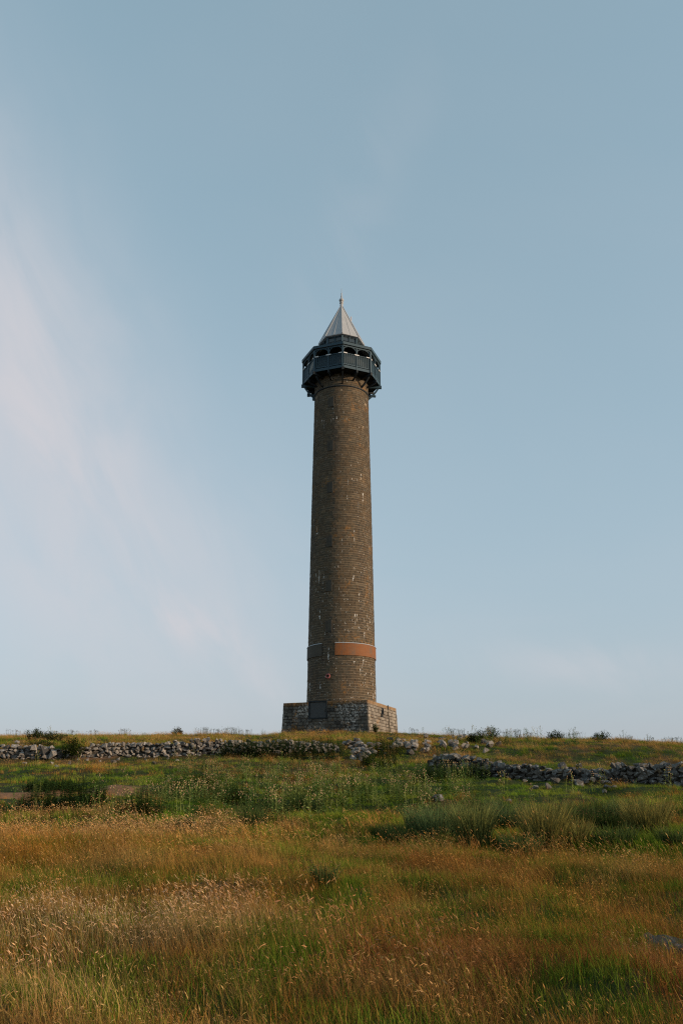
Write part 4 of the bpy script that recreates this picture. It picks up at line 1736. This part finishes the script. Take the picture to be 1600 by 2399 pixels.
def make_weeds():
    """thistles and docks too many to count on the middle slope"""
    rng = np.random.default_rng(8)
    mbs = []
    for k in range(5):
        rr = random.Random(60 + k)
        m = MB()
        for _ in range(4):
            thistle_stem(m, Vector((rr.gauss(0, .16), rr.gauss(0, .16), -.03)), rr.uniform(.55, .95), rr, green=(1, 1, 1), head=(2.6, 1.5, 3.0))
        mbs.append(m)
    for k in range(3):
        rr = random.Random(80 + k)
        m = MB()
        for _ in range(6):
            nettle_stem(m, Vector((rr.gauss(0, .16), rr.gauss(0, .16), -.03)), rr.uniform(.4, .75), rr, (.8, .8, .8), (1.2, 1.2, 1.2))
        mbs.append(m)
    col = source(mbs, 'weed', M['grass'])
    X, Y, S = [], [], []
    W = ground_blobs([(690, 1880, 260, 30, 1.0), (480, 1840, 110, 20, 1.0), (860, 1860, 200, 26, .9), (1080, 1822, 90, 14, .9), (590, 1815, 200, 14, .6), (560, 1895, 160, 20, .8),
                      (1180, 1745, 120, 9, .7), (380, 1880, 80, 14, .9), (960, 1880, 120, 20, .7)])
    x, y = points_with_density(lambda t: float(np.interp(t, [24, 27, 50, 60, 80], [0, 5, 5, 1.6, .5])), rng, 24, 82)
    d = eval_blobs(W, x, y) + .12 * (fbm(x / 2, y / 2, 5) - .5)
    ok = keep_off(x, y) & (rng.random(len(x)) < np.clip(d * .40 * (.4 + 1.2 * fbm(x / 1.5, y / 1.5, 15)), .012, .6))
    x, y = x[ok], y[ok]
    n = len(x)
    c = np.where(rng.random(n)[:, None] < .6, np.array([[.19, .21, .06]]), np.array([[.075, .125, .03]])) * (.75 + .6 * rng.random((n, 1)))
    P = np.stack([x, y, height(x, y)], 1)
    print('weeds', n)
    scatter('tall_weeds', col, P, rng.integers(0, 8, n), rng.uniform(0, 6.28, n), .7 + .5 * rng.random(n), c, 'thistles and nettles standing thick across the middle slope', 'weeds')


make_weeds()


# --- plants that stand out one by one
def plant_obj(name, label, cat, loc, m, mat='plant', stem=None):
    root = empty(name, loc)
    tag(root, label, cat)
    o = m.build('foliage', M[mat], root)
    return root


def nettle_clump(px, py, wpx, hpx, label, seed, depth=.5, dark=1.0, name='nettle_clump'):
    c = on_ground(px, py)
    k = c.y / 1900.
    rr = random.Random(seed)
    W, H = wpx * k * .5, hpx * k
    Dp = max(.4, W * depth)
    m = MB()
    n = min(650, int(58 * PI * W * Dp) + 24)
    for _ in range(n):
        while True:
            a, b_ = rr.uniform(-1, 1), rr.uniform(-1, 1)
            if a * a + b_ * b_ < 1:
                break
        x, y = a * W, b_ * Dp
        edge = 1 - (a * a + b_ * b_)
        h = H * (.55 + .45 * edge ** .5) * rr.uniform(.8, 1.1)
        z = gz(c.x + x, c.y + y) - c.z
        q = rr.uniform(.8, 1.25) * dark
        nettle_stem(m, Vector((x, y, z - .03)), h, rr, (.028 * q, .045 * q, .012 * q), (.06 * q, .095 * q, .026 * q))
    return plant_obj(name, label, 'nettles', c, m)


nettle_clump(150, 1893, 190, 56, 'broad dome of dark nettles beside the bare soil track', 201, .45)
nettle_clump(125, 1850, 120, 26, 'low dark nettle bed behind the broad nettle dome', 202, .5)
nettle_clump(330, 1912, 110, 50, 'dark nettle clump just right of the broad dome', 203, .5)
nettle_clump(568, 1771, 100, 36, 'nettles at the left end of the row along the wall foot', 204, .3)
nettle_clump(650, 1777, 124, 46, 'nettles in the middle of the row along the wall foot', 205, .3)
nettle_clump(745, 1778, 120, 50, 'dark nettles below the tower along the wall foot', 206, .25)
nettle_clump(905, 1772, 80, 46, 'tall dark nettles just right of the tumbled stone heap', 207, .35)
nettle_clump(885, 1796, 80, 34, 'dark nettles in front of the tumbled stone heap', 208, .4)
nettle_clump(450, 1868, 110, 54, 'tall weedy nettle stand on the slope under the wall', 209, .5, 1.3)
nettle_clump(545, 1880, 90, 46, 'loose nettle stand in the centre left of the slope', 210, .5, 1.3)
nettle_clump(1005, 1836, 90, 40, 'green nettles at the left end of the dark wall', 211, .5, 1.1)
nettle_clump(1085, 1825, 110, 30, 'green nettles hiding the foot of the dark wall', 212, .3, 1.2)
nettle_clump(445, 1952, 50, 28, 'small dark nettle tuft on the edge of the golden grass', 213, .6)
nettle_clump(690, 1905, 120, 40, 'mid slope nettle stand straight below the tower', 214, .4, 1.3)


def rush_tuft(px, py, wpx, hpx, label, seed, c0=(.035, .055, .015), c1=(.14, .16, .05), n=620, lean=.6):
    c = on_ground(px, py)
    k = c.y / 1900.
    rr = random.Random(seed)
    W, H = wpx * k * .58, hpx * k * 1.2
    n = int(n * .68)
    m = MB()
    for _ in range(n):
        a = rr.uniform(0, 6.28)
        r0 = W * .55 * math.sqrt(rr.random())
        h = H * rr.uniform(.6, 1.12)
        x, y = r0 * math.cos(a), r0 * math.sin(a) * .8
        az_ = a + rr.gauss(0, .6)
        q = rr.uniform(.45, 1.6)
        z = gz(c.x + x, c.y + y) - c.z
        tip = blade(m, (x, y, z - .04), h, h * rr.uniform(.1, lean), az_, .020, tuple(t * q for t in c0), tuple(t * q for t in c1), rr, 4, .6)
        if rr.random() < .12:
            spindle(m, tip, Vector((math.cos(az_), math.sin(az_), .3)), .035, .008, (.2, .12, .06), 3)
    root = empty('rush_tuft', c)
    tag(root, label, 'rushes')
    m.build('blades', M['plant'], root)
    return root


DK = ((.022, .036, .011), (.085, .11, .032))
YL = ((.05, .062, .014), (.21, .175, .05))
BL = ((.03, .048, .018), (.11, .15, .055))
rush_tuft(590, 1945, 90, 48, 'bushy olive rush tuft alone left of centre', 301, *DK)
rush_tuft(935, 1985, 110, 44, 'dark spreading rush tuft at the left of the rush bed', 302, *DK)
rush_tuft(1030, 1985, 120, 72, 'tall blue green rush tuft in the left rush bed', 303, *BL, n=1200)
rush_tuft(1110, 1985, 100, 80, 'tall yellow green rush tuft before the dark hollow', 304, (.06, .08, .02), (.2, .2, .06), n=1000)
rush_tuft(1190, 1950, 120, 60, 'bluish rush tuft between the two dark hollows', 305, *BL, n=1000)
rush_tuft(1280, 2005, 110, 96, 'straw yellow rush tuft in front of the rush bed', 306, *YL, n=1000)
rush_tuft(1300, 1945, 130, 52, 'olive rush tuft behind the straw yellow one', 307, *DK, n=1000)
rush_tuft(1400, 1935, 120, 44, 'olive rush tuft over the right dark hollow', 308, *DK, n=1000)
rush_tuft(1520, 1960, 130, 74, 'fan shaped yellow green rush tuft at the right', 309, *YL, n=1000)
rush_tuft(1220, 2015, 100, 50, 'low dark rush tuft under the straw yellow one', 310, *DK)
rush_tuft(1130, 1905, 140, 34, 'low rush tuft behind the left rush bed', 311, *DK)
rush_tuft(1440, 1985, 130, 40, 'low green rush tuft left of the fan shaped one', 312, *DK)


SHADE_BLK = ((.014, .022, .006), (.038, .055, .014))  # blade colours with pit shade painted in, for tussocks added in the hollows
rush_tuft(1150, 1956, 84, 40, 'round tussock coloured almost black as shade in the left dark hollow', 321, *SHADE_BLK, n=1300, lean=1.0)
rush_tuft(1340, 1948, 90, 36, 'round tussock coloured almost black as shade in the right dark hollow', 322, *SHADE_BLK, n=1300, lean=1.0)
rush_tuft(1420, 1950, 90, 34, 'low tussock coloured almost black as shade, joined to the right dark hollow', 323, *SHADE_BLK, n=1200, lean=1.0)
rush_tuft(905, 1972, 70, 32, 'small tussock coloured almost black as shade at the left end of the rush bed', 324, *SHADE_BLK, n=900, lean=1.0)
rush_tuft(1210, 2000, 150, 26, 'long low dark tussock under the front of the rush bed', 325, *SHADE_BLK, n=1300, lean=1.0)
rush_tuft(990, 1958, 100, 50, 'bluish rush tuft behind the tall blue green one', 313, *BL, n=800)
rush_tuft(1075, 1940, 90, 44, 'olive rush tuft at the back edge of the left dark hollow', 314, *DK, n=800)
rush_tuft(1345, 1988, 100, 54, 'yellowing rush tuft in front of the right dark hollow', 315, *YL, n=700)
rush_tuft(1465, 1930, 100, 44, 'bluish rush tuft behind the fan shaped one', 316, *BL, n=800)
rush_tuft(1580, 1990, 90, 40, 'low olive rush tuft at the right edge of the field', 317, *DK, n=700)
rush_tuft(760, 2085, 60, 44, 'small dark green rush tuft alone in the golden grass', 318, *DK, n=500)


def shrub(px, py, wpx, hpx, label, seed, cols=((.02, .035, .012), (.065, .085, .03)), n=None, name='shrub', d=None, leafsz=.10, shape=1.0, cat='shrub'):
    """woody little bush: stems fanning from the foot, leaves thick towards the outside"""
    c = on_ground(px, py) if d is None else Vector((at_dist(px, py, d).x, d, gz(at_dist(px, py, d).x, d)))
    k = c.y / 1900.
    rr = random.Random(seed)
    W, H = wpx * k * .5, hpx * k
    root = empty(name, c)
    tag(root, label, cat)
    st = MB()
    m = MB()
    ns = 16 + int(W * 14)
    st.cur = (.07, .055, .035)
    per = max(26, int((n or 1500) / ns))
    for _ in range(ns):
        a = rr.uniform(0, 6.28)
        rad = math.sqrt(rr.random())
        b0 = Vector((math.cos(a) * rad * W * .35, math.sin(a) * rad * W * .3, -.05))
        tp = Vector((math.cos(a) * rad * W, math.sin(a) * rad * W * .8, H * (1 - .45 * rad * rad * shape) * rr.uniform(.75, 1.08)))
        st.tube([b0, b0.lerp(tp, .5) + Vector((0, 0, H * .06)), tp], [.014, .009, .003], 4, cap=False)
        for j in range(per):
            t = rr.uniform(.25, 1.02)
            p = b0.lerp(tp, t) + Vector((rr.gauss(0, W * .10 + .02), rr.gauss(0, W * .10 + .02), rr.gauss(0, H * .05)))
            q = rr.uniform(.7, 1.3)
            col = tuple(x * q for x in lerp3(cols[0], cols[1], rr.random()))
            leaf(m, p, Vector((rr.gauss(0, 1), rr.gauss(0, 1), rr.gauss(.3, .8))), leafsz * rr.uniform(.7, 1.4), leafsz * .55, col)
    f = m.build('foliage', M['plant'], root)
    st.build('stems', M['plant'], root)
    return root


def skyline_thistle(px, base_py, hpx, n, label, seed, spread=.25, brown=False, d=74.5, name='thistle', wide=1.0):
    q = at_dist(px, base_py, d)
    c = Vector((q.x, d, gz(q.x, d)))
    k = d / 1900.
    rr = random.Random(seed)
    root = empty(name, c)
    tag(root, label, 'thistle' if name == 'thistle' else 'dock')
    m = MB()
    top = at_dist(px, base_py - hpx, d).z - c.z
    top = max(top, .5)
    for _ in range(int(n * 3.2)):
        x, y = rr.gauss(0, spread), rr.gauss(0, spread)
        g = (.11, .085, .045) if brown else (.05, .075, .028)
        v = rr.uniform(.8, 1.2)
        thistle_stem(m, Vector((x, y, -.05)), top * rr.uniform(.72, 1.05), rr, tuple(t * v for t in g), (.13, .09, .07))
    m.build('foliage', M['plant'], root)
    return root


# left ridge
shrub(80, 1733, 50, 26, 'small dark shrub at the left end of the ridge', 401, d=62)
shrub(122, 1735, 70, 24, 'low dark green shrub on the ridge above the big wall stones', 402, d=60)
shrub(170, 1772, 56, 46, 'dense gorse bush growing in the gap of the long wall', 403, cols=((.012, .025, .006), (.06, .075, .015)), d=51.7, name='gorse_bush', n=2600)
shrub(100, 1745, 60, 16, 'low bramble trailing just above the big wall stones', 404, d=56, name='bramble')
shrub(415, 1727, 24, 20, 'small round olive bush alone on the left skyline', 405, cols=((.05, .05, .02), (.12, .10, .05)), d=74, n=1100, shape=1.2)
skyline_thistle(480, 1722, 17, 9, 'leafy thistle on the skyline next right of the round bush', 410, .28)
skyline_thistle(510, 1724, 12, 6, 'short thistle between two taller skyline thistles', 411, .3)
skyline_thistle(541, 1722, 17, 10, 'bushy thistle standing tallest of the skyline group left of the tower', 412, .33)
skyline_thistle(560, 1722, 12, 5, 'thin thistle touching the bushy skyline thistle', 413, .2)
skyline_thistle(583, 1722, 12, 4, 'lone thin thistle nearest the tower on its left', 414, .15)
skyline_thistle(295, 1722, 10, 7, 'brown seeding dock on the skyline left of the round bush', 415, .35, True, name='dock_plant')
skyline_thistle(165, 1722, 10, 7, 'brown seeding dock above the gorse bush', 416, .35, True, name='dock_plant')
skyline_thistle(218, 1721, 11, 5, 'two stemmed brown dock right of the gorse bush', 417, .2, True, name='dock_plant')
skyline_thistle(38, 1724, 8, 6, 'low brown dock at the left edge of the skyline', 418, .5, True, name='dock_plant')
# right ridge
shrub(878, 1722, 16, 20, 'small green bush at the corner of the tower plinth', 420, cols=((.04, .06, .015), (.09, .11, .03)), d=72.2, n=500)
skyline_thistle(972, 1723, 12, 6, 'low thistle on the skyline just right of the tower', 421, .3)
skyline_thistle(1057, 1724, 15, 7, 'leafy thistle above the scattered stones', 422, .3)
skyline_thistle(1081, 1724, 14, 7, 'dense thistle above the right end of the scattered stones', 423, .25)
shrub(1145, 1742, 56, 30, 'wide dark shrub on the right ridge', 424, d=62, n=1600)
shrub(1110, 1747, 34, 22, 'small dark shrub at the left of the wide ridge shrub', 425, d=60)
skyline_thistle(1183, 1727, 14, 5, 'thin thistle right of the wide ridge shrub', 426, .2)
skyline_thistle(1208, 1728, 19, 9, 'tallest thistle of the right skyline', 427, .3)
skyline_thistle(1240, 1732, 12, 9, 'brown dock right of the tallest thistle', 428, .4, True, name='dock_plant', d=70)
shrub(1300, 1746, 40, 24, 'dark upright shrub midway along the right ridge', 429, d=63)
skyline_thistle(1328, 1730, 12, 8, 'broad thistle behind the upright shrub', 430, .4)
skyline_thistle(1355, 1734, 8, 5, 'low thistle between the two dark right shrubs', 431, .3)
shrub(1410, 1745, 44, 26, 'spiky dark gorse on the right skyline', 432, cols=((.012, .025, .01), (.045, .06, .02)), d=64, name='gorse_bush', n=1500)
skyline_thistle(1470, 1741, 9, 6, 'low brown dock right of the spiky gorse', 433, .4, True, name='dock_plant', d=70)
skyline_thistle(1528, 1743, 14, 4, 'lone thistle near the right edge of the skyline', 434, .15, d=70)
skyline_thistle(1568, 1748, 13, 5, 'spire like thistle second from the right edge', 435, .3, d=68)
skyline_thistle(1590, 1750, 13, 5, 'spire like thistle at the right edge of the skyline', 436, .25, d=68)

print('wall stones', nl, nr)
